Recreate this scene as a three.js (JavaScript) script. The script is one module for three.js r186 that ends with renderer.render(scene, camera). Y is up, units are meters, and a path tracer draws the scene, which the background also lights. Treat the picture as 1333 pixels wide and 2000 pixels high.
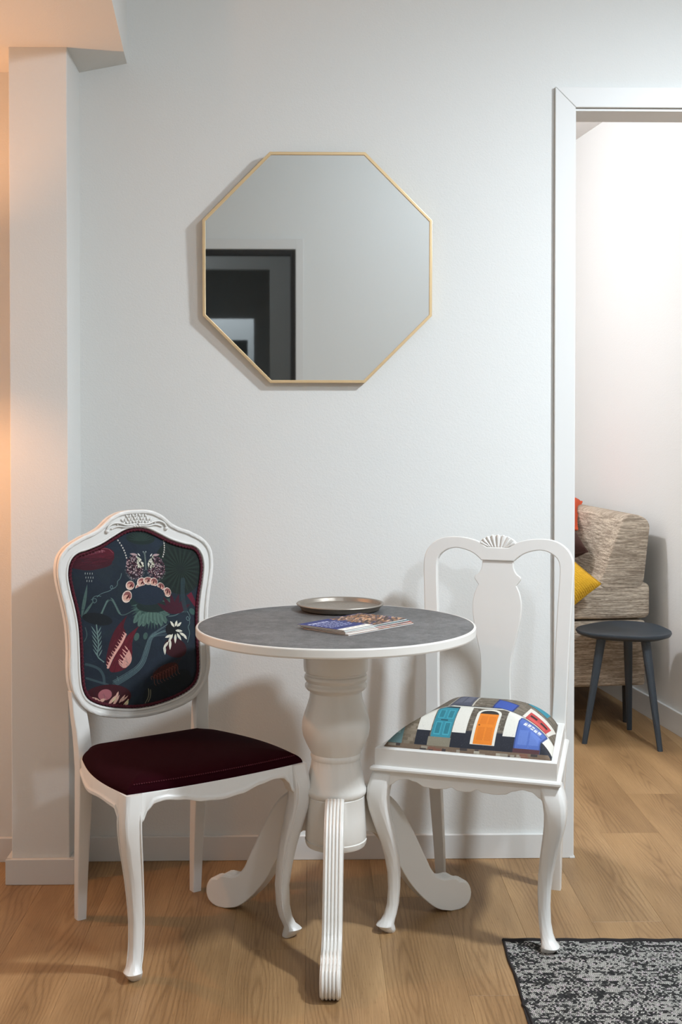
import * as THREE from 'three';
import { mergeGeometries, mergeVertices, toCreasedNormals } from 'three/addons/utils/BufferGeometryUtils.js';
import { RoundedBoxGeometry } from 'three/addons/geometries/RoundedBoxGeometry.js';

// ---------------------------------------------------------------- camera, light, exposure
const R = THREE.MathUtils.degToRad;
const scene = new THREE.Scene();
scene.background = new THREE.Color(0x000000);
const camera = new THREE.PerspectiveCamera(44.4725, 1333 / 2000, 0.05, 60);
camera.position.set(0, 1.295, 3.70);
camera.rotation.set(R(-1.0), R(-1.25), 0, 'YXZ');
camera.setViewOffset(1333, 2000, 0, 132.3, 1333, 2000);
scene.add(camera);
const renderer = new THREE.WebGLRenderer({ antialias: true });
renderer.toneMapping = THREE.LinearToneMapping;
renderer.toneMappingExposure = 0.5;
renderer.shadowMap.enabled = true;
const LIGHT_DOOR = { at: [1.6, 2.68, 1.45], power: 50, color: 0xe8f4ff, aim: [1.4, 1.0, 1.15], half: 88 };   // wide ceiling spot near the doorway
const LIGHT_ROOM = { at: [1.3, 2.58, 2.9], power: 11, color: 0xe4f1ff };      // globe further into the room
const LIGHT_NEXT = { at: [-0.2, 2.5, -1.7], power: 15, color: 0xf6f7ff };      // globe in the next room
const LIGHT_HALL = { at: [-1.0, 2.3, 7.8], power: 5, color: 0xf2f6ff };
const LIGHT_HALL_NEAR = { at: [-1.65, 2.4, 5.0], power: 1.6, color: 0xf2f6ff };      // hall behind the camera
const LIGHT_SCONCE = { at: [-1.315, 1.527, 0.44], power: 3.0, color: 0xffb276 };

// ---------------------------------------------------------------- helpers
let seed = 7;
const rnd = () => { seed = (seed + 0x6d2b79f5) | 0; let t = Math.imul(seed ^ (seed >>> 15), 1 | seed); t = (t + Math.imul(t ^ (t >>> 7), 61 | t)) ^ t; return ((t ^ (t >>> 14)) >>> 0) / 4294967296; };
const rr = (a, b) => a + (b - a) * rnd();
const clamp = (x, a = 0, b = 1) => Math.max(a, Math.min(b, x));
const mixn = (a, b, t) => a + (b - a) * t;
const ss = (a, b, x) => { const t = clamp((x - a) / (b - a)); return t * t * (3 - 2 * t); };
const V3 = (x, y, z) => new THREE.Vector3(x, y, z);
const V2 = (x, y) => new THREE.Vector2(x, y);
function hash(x, y, s = 0) { let h = Math.imul(x | 0, 374761393) ^ Math.imul(y | 0, 668265263) ^ Math.imul(s | 0, 974634777); h = Math.imul(h ^ (h >>> 13), 1274126177); return ((h ^ (h >>> 16)) >>> 0) / 4294967296; }
function vnoise(x, y, s = 0, px = 0, py = 0) {
  const ix = Math.floor(x), iy = Math.floor(y), fx = x - ix, fy = y - iy, u = fx * fx * (3 - 2 * fx), v = fy * fy * (3 - 2 * fy);
  const w = (i, p) => (p ? ((i % p) + p) % p : i), x0 = w(ix, px), x1 = w(ix + 1, px), y0 = w(iy, py), y1 = w(iy + 1, py);
  return mixn(mixn(hash(x0, y0, s), hash(x1, y0, s), u), mixn(hash(x0, y1, s), hash(x1, y1, s), u), v);
}
function fbm(x, y, s, oct = 4) { let a = 0.5, t = 0, n = 0; for (let i = 0; i < oct; i++) { t += a * vnoise(x, y, s + i); n += a; x *= 2.03; y *= 2.03; a *= 0.5; } return t / n; }
function dataTex(w, h, f, srgb, repeat) {
  const d = new Uint8Array(w * h * 4);
  for (let y = 0; y < h; y++) for (let x = 0; x < w; x++) { const c = f(x, y), o = (y * w + x) * 4; d[o] = clamp(c[0], 0, 255); d[o + 1] = clamp(c[1], 0, 255); d[o + 2] = clamp(c[2], 0, 255); d[o + 3] = 255; }
  const t = new THREE.DataTexture(d, w, h); t.magFilter = THREE.LinearFilter; t.minFilter = THREE.LinearMipmapLinearFilter; t.generateMipmaps = true; t.needsUpdate = true;
  if (srgb) t.colorSpace = THREE.SRGBColorSpace;
  t.wrapS = t.wrapT = THREE.RepeatWrapping; if (repeat) t.repeat.set(...repeat);
  return t;
}
function canvasTex(w, h, draw) {
  const c = document.createElement('canvas'); c.width = w; c.height = h; draw(c.getContext('2d'), w, h);
  const t = new THREE.CanvasTexture(c); t.colorSpace = THREE.SRGBColorSpace; t.anisotropy = 8; return t;
}
const names = new Map();
function numbered(n) { const k = names.get(n) ?? 0; names.set(n, k + 1); return k ? n + '_' + String(k).padStart(3, '0') : n; }
function shade(o) { o.castShadow = o.receiveShadow = true; return o; }
function thing(name, label, category, [x, y, z] = [0, 0, 0], turn = 0, group) {
  const o = new THREE.Group(); o.name = numbered(name); o.position.set(x, y, z); o.rotation.y = turn; scene.add(o);
  o.userData = { label, category }; if (group) o.userData.group = group; return o;
}
function part(name, geo, mat, parent, label) { const m = shade(new THREE.Mesh(geo, mat)); m.name = name; parent.add(m); if (label) m.userData.label = label; return m; }
function struct(name, geo, mat, label, category) { const m = shade(new THREE.Mesh(geo, mat)); m.name = name; m.userData = { kind: 'structure', label, category }; scene.add(m); return m; }
function box(x0, x1, y0, y1, z0, z1) { const g = new THREE.BoxGeometry(x1 - x0, y1 - y0, z1 - z0); g.translate((x0 + x1) / 2, (y0 + y1) / 2, (z0 + z1) / 2); return g; }
function rbox(x0, x1, y0, y1, z0, z1, r = 0.004, s = 2) { const g = new RoundedBoxGeometry(x1 - x0, y1 - y0, z1 - z0, s, r); g.translate((x0 + x1) / 2, (y0 + y1) / 2, (z0 + z1) / 2); return g; }
function bare(g) { const o = g.index ? g.toNonIndexed() : g.clone(); for (const k of Object.keys(o.attributes)) if (!['position', 'normal', 'uv'].includes(k)) o.deleteAttribute(k); if (!o.attributes.uv) o.setAttribute('uv', new THREE.BufferAttribute(new Float32Array(o.attributes.position.count * 2), 2)); if (!o.attributes.normal) o.computeVertexNormals(); return o; }
const merge = (list) => mergeGeometries(list.map(bare));
// uv in metres from the dominant axis of each triangle
function boxUV(g0, k = 1) {
  const g = bare(g0), p = g.attributes.position, uv = g.attributes.uv, a = V3(), b = V3(), c = V3();
  for (let i = 0; i < p.count; i += 3) {
    a.fromBufferAttribute(p, i); b.fromBufferAttribute(p, i + 1).sub(a); c.fromBufferAttribute(p, i + 2).sub(a); b.cross(c);
    const ax = Math.abs(b.x), ay = Math.abs(b.y), az = Math.abs(b.z);
    for (let j = i; j < i + 3; j++) { const x = p.getX(j), y = p.getY(j), z = p.getZ(j); if (ax >= ay && ax >= az) uv.setXY(j, z * k, y * k); else if (ay >= az) uv.setXY(j, x * k, z * k); else uv.setXY(j, x * k, y * k); }
  }
  return g;
}
const crease = (g, a = 0.6) => toCreasedNormals(bare(g), a);
function smooth(g) { const h = mergeVertices(g.deleteAttribute ? g : g, 1e-5); h.computeVertexNormals(); return h; }
// rings of points (each ring an array of [x,y,z]) joined to a skin; closed along the ring, optional caps or closure along the rings
function loft(rings, { caps = true, loop = false, sharp = 0.7 } = {}) {
  const n = rings[0].length, pos = [], idx = [], uv = [];
  rings.forEach((r, i) => r.forEach((p, j) => { pos.push(...p); uv.push(j / n, i / Math.max(1, rings.length - 1)); }));
  const m = rings.length, last = loop ? m : m - 1;
  for (let i = 0; i < last; i++) for (let j = 0; j < n; j++) { const a = i * n + j, b = i * n + ((j + 1) % n), c = ((i + 1) % m) * n + j, d = ((i + 1) % m) * n + ((j + 1) % n); idx.push(a, c, b, b, c, d); }
  if (caps && !loop) for (const [row, flip] of [[0, 1], [m - 1, 0]]) {
    const c = [0, 0, 0]; rings[row].forEach((p) => { c[0] += p[0] / n; c[1] += p[1] / n; c[2] += p[2] / n; });
    const k = pos.length / 3; pos.push(...c); uv.push(0.5, 0.5);
    for (let j = 0; j < n; j++) { const a = row * n + j, b = row * n + ((j + 1) % n); if (flip) idx.push(k, a, b); else idx.push(k, b, a); }
  }
  const g = new THREE.BufferGeometry(); g.setAttribute('position', new THREE.Float32BufferAttribute(pos, 3)); g.setAttribute('uv', new THREE.Float32BufferAttribute(uv, 2)); g.setIndex(idx);
  return toCreasedNormals(g, sharp);
}
function squircle(cx, cy, cz, rx, rz, pow = 4, n = 24) {           // horizontal section
  const out = []; for (let i = 0; i < n; i++) { const a = (i + 0.5) / n * Math.PI * 2, c = Math.cos(a), s = Math.sin(a); out.push([cx + rx * Math.sign(c) * Math.abs(c) ** (2 / pow), cy, cz - rz * Math.sign(s) * Math.abs(s) ** (2 / pow)]); } return out;
}
function curve2(pts, n, closed = false, tension = 0.5) { const c = new THREE.CatmullRomCurve3(pts.map(([x, y]) => V3(x, y, 0)), closed, 'centripetal', tension); return c.getSpacedPoints(n).map((p) => [p.x, p.y]); }
function lut(pts, x) { if (x <= pts[0][0]) return pts[0][1]; for (let i = 1; i < pts.length; i++) if (x <= pts[i][0]) { const t = (x - pts[i - 1][0]) / (pts[i][0] - pts[i - 1][0]); return mixn(pts[i - 1][1], pts[i][1], t * t * (3 - 2 * t)); } return pts[pts.length - 1][1]; }
function shapeOf(pts, hole) { const s = new THREE.Shape(pts.map(([x, y]) => V2(x, y))); if (hole) s.holes.push(new THREE.Path(hole.map(([x, y]) => V2(x, y)))); return s; }
function plate(pts, hole, z0, z1, bevel = 0.003, a = 0.7) { const g = new THREE.ExtrudeGeometry(shapeOf(pts, hole), { depth: z1 - z0 - 2 * bevel, bevelEnabled: bevel > 0, bevelSize: bevel, bevelThickness: bevel, bevelOffset: -bevel, bevelSegments: 2, curveSegments: 8 }); g.translate(0, 0, z0 + bevel); return crease(g, a); }
function offset(pts, d) {            // closed outline (counter-clockwise): positive d goes inwards
  const n = pts.length; return pts.map((p, i) => { const a = pts[(i + n - 1) % n], b = pts[(i + 1) % n], tx = b[0] - a[0], ty = b[1] - a[1], l = Math.hypot(tx, ty) || 1; return [p[0] - ty / l * d, p[1] + tx / l * d]; });
}
function mirrorOutline(half) {       // half outline from the top middle down the right side to the bottom middle -> closed, counter-clockwise
  const right = half.filter(([x]) => x > 1e-6), out = []; const top = half[0], bot = half[half.length - 1];
  out.push(top); for (const [x, y] of right) out.push([-x, y]); out.push(bot); for (const [x, y] of right.slice().reverse()) out.push([x, y]); return out;
}
function tube(pts, r, seg = 40, rad = 8, closed = false) { return new THREE.TubeGeometry(new THREE.CatmullRomCurve3(pts.map((p) => V3(...p)), closed, 'centripetal'), seg, r, rad, closed); }
// a puffed panel: outline in a plane, rings towards a centre, height h(t) with t = 0 at the centre and 1 at the rim
function puff(outline, [cx, cy], put, uvOf, rings = 22) {
  const n = outline.length, pos = [], uv = [], idx = [];
  const add = (x, y, t) => { pos.push(...put(x, y, t)); uv.push(...uvOf(x, y, t)); };
  add(cx, cy, 0); for (let k = 1; k <= rings; k++) { const t = 1 - (1 - k / rings) ** 1.5; for (const [x, y] of outline) add(cx + (x - cx) * t, cy + (y - cy) * t, t); }
  for (let j = 0; j < n; j++) idx.push(0, 1 + j, 1 + ((j + 1) % n));
  for (let k = 0; k < rings - 1; k++) for (let j = 0; j < n; j++) { const a = 1 + k * n + j, b = 1 + k * n + ((j + 1) % n), c = a + n, d = b + n; idx.push(a, c, b, b, c, d); }
  const g = new THREE.BufferGeometry(); g.setAttribute('position', new THREE.Float32BufferAttribute(pos, 3)); g.setAttribute('uv', new THREE.Float32BufferAttribute(uv, 2)); g.setIndex(idx); g.computeVertexNormals(); return g;
}

// ---------------------------------------------------------------- materials
const plaster = dataTex(512, 512, (x, y) => { const v = 110 * vnoise(x / 4, y / 4, 1, 128, 128) + 90 * vnoise(x / 9 * 0.9, y / 9 * 0.9, 2) * 0 + 90 * vnoise(x / 8, y / 8, 3, 64, 64) + 55 * vnoise(x / 2, y / 2, 4, 256, 256); return [v, v, v]; });
plaster.repeat.set(3.2, 3.2);
const M = {};
M.wall = new THREE.MeshStandardMaterial({ color: 0xdededa, roughness: 0.92, bumpMap: plaster, bumpScale: 0.0004 });
M.ceiling = new THREE.MeshStandardMaterial({ color: 0xe8e6e2, roughness: 0.95 });
M.trim = new THREE.MeshStandardMaterial({ color: 0xdad9d5, roughness: 0.45 });
M.lacquer = new THREE.MeshPhysicalMaterial({ color: 0xe4e1db, roughness: 0.38, clearcoat: 0.25, clearcoatRoughness: 0.35 });
M.lacquerTable = new THREE.MeshPhysicalMaterial({ color: 0xe6e2da, roughness: 0.3, clearcoat: 0.3, clearcoatRoughness: 0.25 });
M.brass = new THREE.MeshStandardMaterial({ color: 0xe3c79a, metalness: 0.6, roughness: 0.4 });
M.mirror = new THREE.MeshStandardMaterial({ color: 0xf3f6f6, metalness: 1, roughness: 0.02 });
M.black = new THREE.MeshStandardMaterial({ color: 0x121212, roughness: 0.6 });
M.wornBlack = new THREE.MeshStandardMaterial({ color: 0x2c2b29, roughness: 0.7 });

// oak boards: four different boards side by side in one sheet
const WB = 0.185, LB = 1.26;
const oak = dataTex(1024, 2048, (x, y) => {
  const b = Math.floor(x / 256), u = (x % 256) / 256 * WB, v = y / 2048 * LB, s = 20 + b * 7;
  const warp = (fbm(u * 9, v * 1.6, s, 3) - 0.5) * 0.05 + (fbm(u * 30, v * 5, s + 3, 3) - 0.5) * 0.012;
  const mid = WB * [0.62, 0.3, 0.5, 0.42][b] + 0.02 * Math.sin(v * 2.3 + b), du = u - mid + warp * 0.9;
  const hill = ((v * [1, -1, 0.7, -0.8][b] + b * 0.37) % 0.62 + 0.62) % 0.62 - 0.31;
  const d = Math.hypot(du * 1.35, 0.018 + Math.abs(hill) * 0.055 + 0.012 * vnoise(u * 20, v * 3, s + 5));
  const ring = 0.5 + 0.5 * Math.sin(d * [760, 640, 700, 820][b] + fbm(u * 16, v * 3, s + 9, 2) * 6);
  const fine = vnoise(u * 1500, v * 22, s + 11), pore = vnoise(u * 900, v * 45, s + 13), tone = fbm(u * 14, v * 2.2, s + 15, 3);
  let k = 0.56 + (tone - 0.5) * 0.62 - (ring ** 2.2) * 0.15 * ss(0.085, 0.02, Math.abs(du)) - (ring ** 3) * 0.07 + (fine - 0.5) * 0.26;
  if (pore > 0.8) k -= (pore - 0.8) * 1.1;
  k += [0.01, -0.02, 0.02, -0.01][b];
  return [mixn(112, 192, k), mixn(82, 156, k), mixn(49, 111, k)];
}, true);
M.oak = [0xffffff, 0xfaf8f5, 0xfcf9f4].map((c) => new THREE.MeshPhysicalMaterial({ color: c, map: oak, roughness: 0.5, clearcoat: 0.08, clearcoatRoughness: 0.4 }));

// ---------------------------------------------------------------- floor
{
  const floor = struct('floor', box(-1.5, 4.4, -0.06, -0.0082, -4.3, 4.42), M.wornBlack, 'light oak board floor running through both rooms', 'floor');
  const variants = [];
  for (let b = 0; b < 4; b++) for (const fu of [0, 1]) for (const fv of [0, 1]) {
    const w = WB - 0.0003, l = LB - 0.0003, e = 0.0006, t = 0.008, pos = [], uv = [], idx = [];
    const q = [[-w / 2, -l / 2], [w / 2, -l / 2], [w / 2, l / 2], [-w / 2, l / 2]], up = (x, y) => [(b + 0.02 + 0.96 * (fu ? 1 - x : x)) / 4, 0.01 + 0.98 * (fv ? 1 - y : y)];
    const rows = [[1, -t], [1, -e * 0.8], [1 , 0]];
    rows.forEach(([k, y], i) => q.forEach(([x, z]) => { const ins = i === 2 ? e : 0; const X = x - Math.sign(x) * ins, Z = z - Math.sign(z) * ins; pos.push(X, y, Z); uv.push(...up(X / WB + 0.5, Z / LB + 0.5)); }));
    for (let i = 0; i < 2; i++) for (let j = 0; j < 4; j++) { const a = i * 4 + j, bb = i * 4 + (j + 1) % 4, c = a + 4, d = bb + 4; idx.push(a, c, bb, bb, c, d); }
    idx.push(8, 10, 9, 8, 11, 10);
    const g = new THREE.BufferGeometry(); g.setAttribute('position', new THREE.Float32BufferAttribute(pos, 3)); g.setAttribute('uv', new THREE.Float32BufferAttribute(uv, 2)); g.setIndex(idx);
    variants.push(toCreasedNormals(g, 0.3));
  }
  for (let i = 0; i < 31; i++) {
    const x = -1.5 + WB * (i + 0.5), off = [0.1, 0.82, 0.43, 1.1, 0.6, 0.25, 0.95][i % 7];
    for (let k = 0; k < 8; k++) {
      const z = -4.3 + LB * (k + 0.5) - off; if (z - LB / 2 > 4.4 || z + LB / 2 < -4.3) continue;
      const m = part('plank', variants[Math.floor(rnd() * variants.length)], M.oak[Math.floor(rnd() * 3)], floor); m.position.set(x, 0, z);
    }
  }
}

// ---------------------------------------------------------------- shell of the room
const CEIL = 2.75, DX0 = 0.772, DX1 = 1.60, DY = 2.2135;
{
  const s = new THREE.Shape([V2(-1.5, 0), V2(DX0 - 0.006, 0), V2(DX0 - 0.006, DY + 0.008), V2(DX1 + 0.006, DY + 0.008), V2(DX1 + 0.006, 0), V2(4.3, 0), V2(4.3, CEIL), V2(-1.5, CEIL)]);
  const g = new THREE.ExtrudeGeometry(s, { depth: 0.13, bevelEnabled: false }); g.translate(0, 0, -0.13);
  struct('wall_back', boxUV(g), M.wall, 'white plastered wall behind the table with a doorway', 'wall');
  struct('wall_left', boxUV(box(-1.5, -1.40, 0, CEIL, 0, 4.42)), M.wall, 'white wall at the left of the room', 'wall');
  struct('wall_right', boxUV(box(4.2, 4.3, 0, CEIL, 0, 4.42)), M.wall, 'white wall at the right of the room', 'wall');
  const f = new THREE.Shape([V2(-1.4, 0), V2(-1.0, 0), V2(-1.0, 2.132), V2(-0.113, 2.132), V2(-0.113, 0), V2(4.2, 0), V2(4.2, CEIL), V2(-1.4, CEIL)]);
  const fg = new THREE.ExtrudeGeometry(f, { depth: 0.12, bevelEnabled: false }); fg.translate(0, 0, 4.3);
  struct('wall_front', boxUV(fg), M.wall, 'white wall with an entrance doorway seen in the mirror', 'wall');
  struct('ceiling', boxUV(box(-1.5, 4.4, CEIL, CEIL + 0.1, -4.3, 4.42)), M.ceiling, 'white ceiling', 'ceiling');
  struct('pillar', boxUV(merge([rbox(-0.8486, -0.6865, 0, 2.35, -0.01, 0.184, 0.003)])), M.wall, 'narrow white plastered pillar at the left end of the wall', 'pillar');
  // beam under the ceiling: its underside is a little out of true
  const q = [[-1.40, 2.318, 0], [-0.689, 2.318, 0], [-0.547, 2.346, 0], [-0.689, 2.338, 0.184], [-0.5375, 2.345, 0.124], [-1.40, 2.336, 0.184], [-0.36, 2.35, 2.3], [-1.40, 2.35, 2.3]];
  const pos = [], idx = [0, 1, 5, 1, 3, 5, 1, 2, 4, 1, 4, 3, 3, 4, 6, 3, 6, 7, 3, 7, 5].flatMap((v) => v); q.forEach((p) => pos.push(...p));
  const bot = new THREE.BufferGeometry(); bot.setAttribute('position', new THREE.Float32BufferAttribute(pos, 3)); bot.setIndex(idx); 
  const side = new THREE.BufferGeometry(); side.setAttribute('position', new THREE.Float32BufferAttribute([...q[2], ...q[4], ...q[6], -0.547, CEIL, 0, -0.5375, CEIL, 0.124, -0.36, CEIL, 2.3, ...q[7], -1.4, CEIL, 2.3], 3));
  side.setIndex([0, 3, 1, 1, 3, 4, 1, 4, 2, 2, 4, 5, 2, 5, 6, 6, 5, 7]);
  const flat = (g) => { const h = g.toNonIndexed(); h.computeVertexNormals(); return h; };
  struct('beam', boxUV(merge([flat(bot), flat(side)])), M.wall, 'white plastered ceiling beam above the pillar', 'beam');
  // baseboards
  const BH = 0.072, BT = 0.015;
  struct('baseboard_back', merge([rbox(-0.6865, DX0 - 0.06, 0, BH, 0, BT, 0.002)]), M.trim, 'white baseboard along the wall behind the table', 'baseboard');
  struct('baseboard_pillar', merge([rbox(-0.8636, -0.6715, 0, BH, 0.184, 0.199, 0.002), rbox(-0.8636, -0.8486, 0, BH, 0, 0.198, 0.002), rbox(-0.6865, -0.6715, 0, BH, BT, 0.198, 0.002)]), M.trim, 'white baseboard around the foot of the pillar', 'baseboard');
  struct('baseboard_left', merge([rbox(-1.4, -0.8636, 0, BH, 0, BT, 0.002), rbox(-1.4, -1.385, 0, BH, BT, 4.3, 0.002)]), M.trim, 'white baseboard left of the pillar', 'baseboard');
  struct('baseboard_right', merge([rbox(DX1 + 0.06, 4.2, 0, BH, 0, BT, 0.002), rbox(4.185, 4.2, 0, BH, BT, 4.3, 0.002)]), M.trim, 'white baseboard right of the doorway', 'baseboard');
  // casing and lining of the doorway
  const t = new THREE.Group(); t.name = 'trim_1'; t.userData = { kind: 'structure', label: 'white door casing and lining around the open doorway', category: 'door frame' }; scene.add(t);
  const c = 0.060, top = DY + 0.0085, T = 0.015;
  const mitre = (pts) => plate(pts, null, 0, T, 0.002, 0.3);
  part('casing', mitre([[DX0 - c, 0], [DX0, 0], [DX0, top], [DX0 - c, top + c]]), M.trim, t);
  part('casing', mitre([[DX0 - c + 0.0006, top + c], [DX0 + 0.0006, top], [DX1 - 0.0006, top], [DX1 + c - 0.0006, top + c]]), M.trim, t);
  part('casing', mitre([[DX1, 0], [DX1 + c, 0], [DX1 + c, top + c], [DX1, top]]), M.trim, t);
  part('lining', rbox(DX0 - 0.006, DX0 + 0.003, 0, DY, -0.13, 0.004, 0.001), M.trim, t);
  part('lining', rbox(DX0 - 0.006, DX1 + 0.006, DY, DY + 0.008, -0.13, 0.004, 0.001), M.trim, t);
  part('lining', rbox(DX1 - 0.003, DX1 + 0.006, 0, DY, -0.13, 0.004, 0.001), M.trim, t);
  part('plinth', rbox(DX0 - 0.012, DX0 + 0.004, 0, 0.006, -0.02, 0.017, 0.001), M.trim, t);
  // next room
  const W = new THREE.BoxGeometry(0.1, CEIL, 4.6); W.translate(0.05, CEIL / 2, 0); const wr = struct('wall_next_right', boxUV(W), M.wall, 'white wall of the next room behind the sofa', 'wall');
  const ang = Math.atan2(0.1249, 0.9922); wr.rotation.y = ang; wr.position.set(1.5202 + (-2.1 + 1.4143) * 0.1259, 0, -2.1);
  const b2 = struct('baseboard_next_right', rbox(-0.013, 0, 0, 0.095, -2.0, 1.95, 0.002), M.trim, 'white baseboard beside the sofa in the next room', 'baseboard'); b2.rotation.y = ang; b2.position.copy(wr.position);
  struct('wall_next_back', boxUV(box(-1.5, 2.0, 0, CEIL, -4.3, -4.2)), M.wall, 'white far wall of the next room', 'wall');
  struct('wall_next_left', boxUV(box(-1.5, -1.4, 0, CEIL, -4.2, -0.13)), M.wall, 'white left wall of the next room', 'wall');
  // entrance doorway and the hall behind it (seen in the mirror)
  const e = new THREE.Group(); e.name = 'trim_2'; e.userData = { kind: 'structure', label: 'white casing with black steel frame reflected in the mirror', category: 'door frame' }; scene.add(e);
  part('casing', rbox(-0.113, -0.0645, 0, 2.196, 4.286, 4.3, 0.002), M.trim, e); part('casing', rbox(-1.049, -1.0, 0, 2.196, 4.286, 4.3, 0.002), M.trim, e); part('casing', rbox(-1.0, -0.113, 2.132, 2.196, 4.286, 4.3, 0.002), M.trim, e);
  part('steel_frame', rbox(-0.148, -0.113, 0, 2.132, 4.31, 4.41, 0.002), M.black, e); part('steel_frame', rbox(-1.0, -0.965, 0, 2.132, 4.31, 4.41, 0.002), M.black, e); part('steel_frame', rbox(-0.965, -0.148, 2.095, 2.132, 4.31, 4.41, 0.002), M.black, e);
  M.hall = new THREE.MeshStandardMaterial({ color: 0xa9adac, roughness: 0.9 });
  const gate = (x, y, z) => { const sh = new THREE.Shape([V2(-2.2, 0), V2(-1.9, 0), V2(-1.9, y), V2(x, y), V2(x, 0), V2(-0.1, 0), V2(-0.1, 2.7), V2(-2.2, 2.7)]); const gg = new THREE.ExtrudeGeometry(sh, { depth: 0.14, bevelEnabled: false }); gg.translate(0, 0, z); return gg; };
  struct('wall_hall_first', gate(-0.316, 2.075, 5.4), M.hall, 'grey partition with an opening in the dark hall', 'wall');
  struct('wall_hall_second', gate(-0.507, 1.76, 7.0), M.hall, 'second grey partition deeper in the dark hall', 'wall');
  struct('wall_hall_third', gate(-0.643, 1.589, 8.6), M.hall, 'third partition at the bright end of the hall', 'wall');
  struct('wall_hall_right', box(-0.1, 0.0, 0, 2.7, 4.42, 10), M.hall, 'side wall of the dark hall', 'wall');
  struct('wall_hall_left', box(-2.3, -2.2, 0, 2.7, 4.42, 10), M.hall, 'other side wall of the dark hall', 'wall');
  struct('wall_hall_end', box(-2.3, 0, 0, 2.7, 9.9, 10), M.hall, 'end wall of the dark hall', 'wall');
  struct('wall_hall_near', box(-2.3, -1.5, 0, 2.7, 4.42, 4.5), M.hall, 'near wall of the dark hall', 'wall');
  struct('ceiling_hall', box(-2.3, 0, 2.7, 2.8, 4.42, 10), M.hall, 'ceiling of the dark hall', 'ceiling');
  struct('floor_hall', box(-2.3, 0, -0.06, 0, 4.42, 10), M.hall, 'floor of the dark hall', 'floor');
}

// ---------------------------------------------------------------- lamps
function globe(spec, radius, label, ceil = CEIL) {
  const [x, y, z] = spec.at, t = thing('ceiling_lamp', label, 'lamp', [x, ceil, z]);
  part('canopy', new THREE.LatheGeometry([V2(0, -0.025), V2(0.045, -0.025), V2(0.055, -0.012), V2(0.055, 0)], 32), M.trim, t);
  part('stem', new THREE.CylinderGeometry(0.008, 0.008, ceil - y - radius + 0.004, 12).translate(0, -(ceil - y - radius) / 2 - 0.002, 0), M.brass, t);
  const glow = new THREE.MeshStandardMaterial({ color: 0xffffff, emissive: spec.color, emissiveIntensity: 2.5, roughness: 0.4 });
  part('bulb_globe', new THREE.SphereGeometry(radius, 32, 20).translate(0, y - ceil, 0), glow, t, 'glowing white glass globe');
  const l = new THREE.PointLight(spec.color, spec.power); l.position.set(0, y - ceil, 0); l.castShadow = true; l.shadow.radius = radius / 0.02; t.add(l); l.name = 'bulb_light';
}
{
  const S = LIGHT_DOOR, [x, y, z] = S.at, t = thing('ceiling_spotlight', 'white ceiling spotlight near the doorway', 'lamp', [x, CEIL, z]);
  const dir = V3(S.aim[0] - x, S.aim[1] - y, S.aim[2] - z).normalize(), q = new THREE.Quaternion().setFromUnitVectors(V3(0, -1, 0), dir);
  part('canopy', new THREE.LatheGeometry([V2(0, -0.022), V2(0.05, -0.022), V2(0.055, -0.012), V2(0.055, 0)], 32), M.trim, t);
  part('stem', new THREE.CylinderGeometry(0.008, 0.008, CEIL - y - 0.05, 12).translate(0, -(CEIL - y - 0.05) / 2, 0), M.trim, t);
  const head = part('housing', new THREE.LatheGeometry([V2(0.02, 0.075), V2(0.05, 0.07), V2(0.06, 0.02), V2(0.062, -0.002), V2(0.059, -0.002), V2(0.057, 0.015), V2(0.0, 0.018)].map((v) => v.multiplyScalar(0.8)), 40), new THREE.MeshStandardMaterial({ color: 0xd8d8d6, roughness: 0.5, side: THREE.DoubleSide }), t); head.position.y = y - CEIL; head.quaternion.copy(q);
  part('bulb_lens', new THREE.CylinderGeometry(0.044, 0.044, 0.003, 40).translate(0, 0.001, 0), new THREE.MeshStandardMaterial({ color: 0xffffff, emissive: S.color, emissiveIntensity: 3 }), head, 'glowing lens');
  const l = new THREE.SpotLight(S.color, S.power, 0, R(S.half), 1, 2); l.name = 'bulb_light'; l.castShadow = true; l.shadow.radius = 5; l.position.set(0, y - CEIL, 0).addScaledVector(dir, 0.006); t.add(l);
  l.target.position.set(0, y - CEIL, 0).addScaledVector(dir, 1); t.add(l.target);
}
globe(LIGHT_ROOM, 0.09, 'white glass globe lamp on the ceiling in the middle of the room');
globe(LIGHT_NEXT, 0.09, 'white glass globe lamp on the ceiling of the next room');
globe(LIGHT_HALL, 0.05, 'small globe lamp at the far end of the dark hall', 2.7);
globe(LIGHT_HALL_NEAR, 0.05, 'small globe lamp just inside the dark hall', 2.7);
{
  const [x, y, z] = LIGHT_SCONCE.at, t = thing('wall_sconce', 'up and down wall lamp with warm bulb left of the pillar', 'lamp', [x, y, z]);
  part('shade', new THREE.LatheGeometry([V2(0.072, -0.028), V2(0.075, -0.028), V2(0.075, 0.052), V2(0.072, 0.052), V2(0.072, -0.028)], 48), new THREE.MeshStandardMaterial({ color: 0x3a3836, roughness: 0.5, side: THREE.DoubleSide }), t);
  part('wall_plate', rbox(-0.085, -0.073, -0.03, 0.05, -0.03, 0.03, 0.003), M.black, t);
  part('bulb', new THREE.SphereGeometry(0.014, 20, 14), new THREE.MeshStandardMaterial({ color: 0xffffff, emissive: LIGHT_SCONCE.color, emissiveIntensity: 6 }), t);
  part('bulb_socket', new THREE.CylinderGeometry(0.006, 0.006, 0.06, 10).rotateZ(Math.PI / 2).translate(-0.043, 0, 0), M.black, t);
  const l = new THREE.PointLight(LIGHT_SCONCE.color, LIGHT_SCONCE.power); l.castShadow = true; l.shadow.radius = 0.7; l.name = 'bulb_light'; t.add(l);
}

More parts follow.
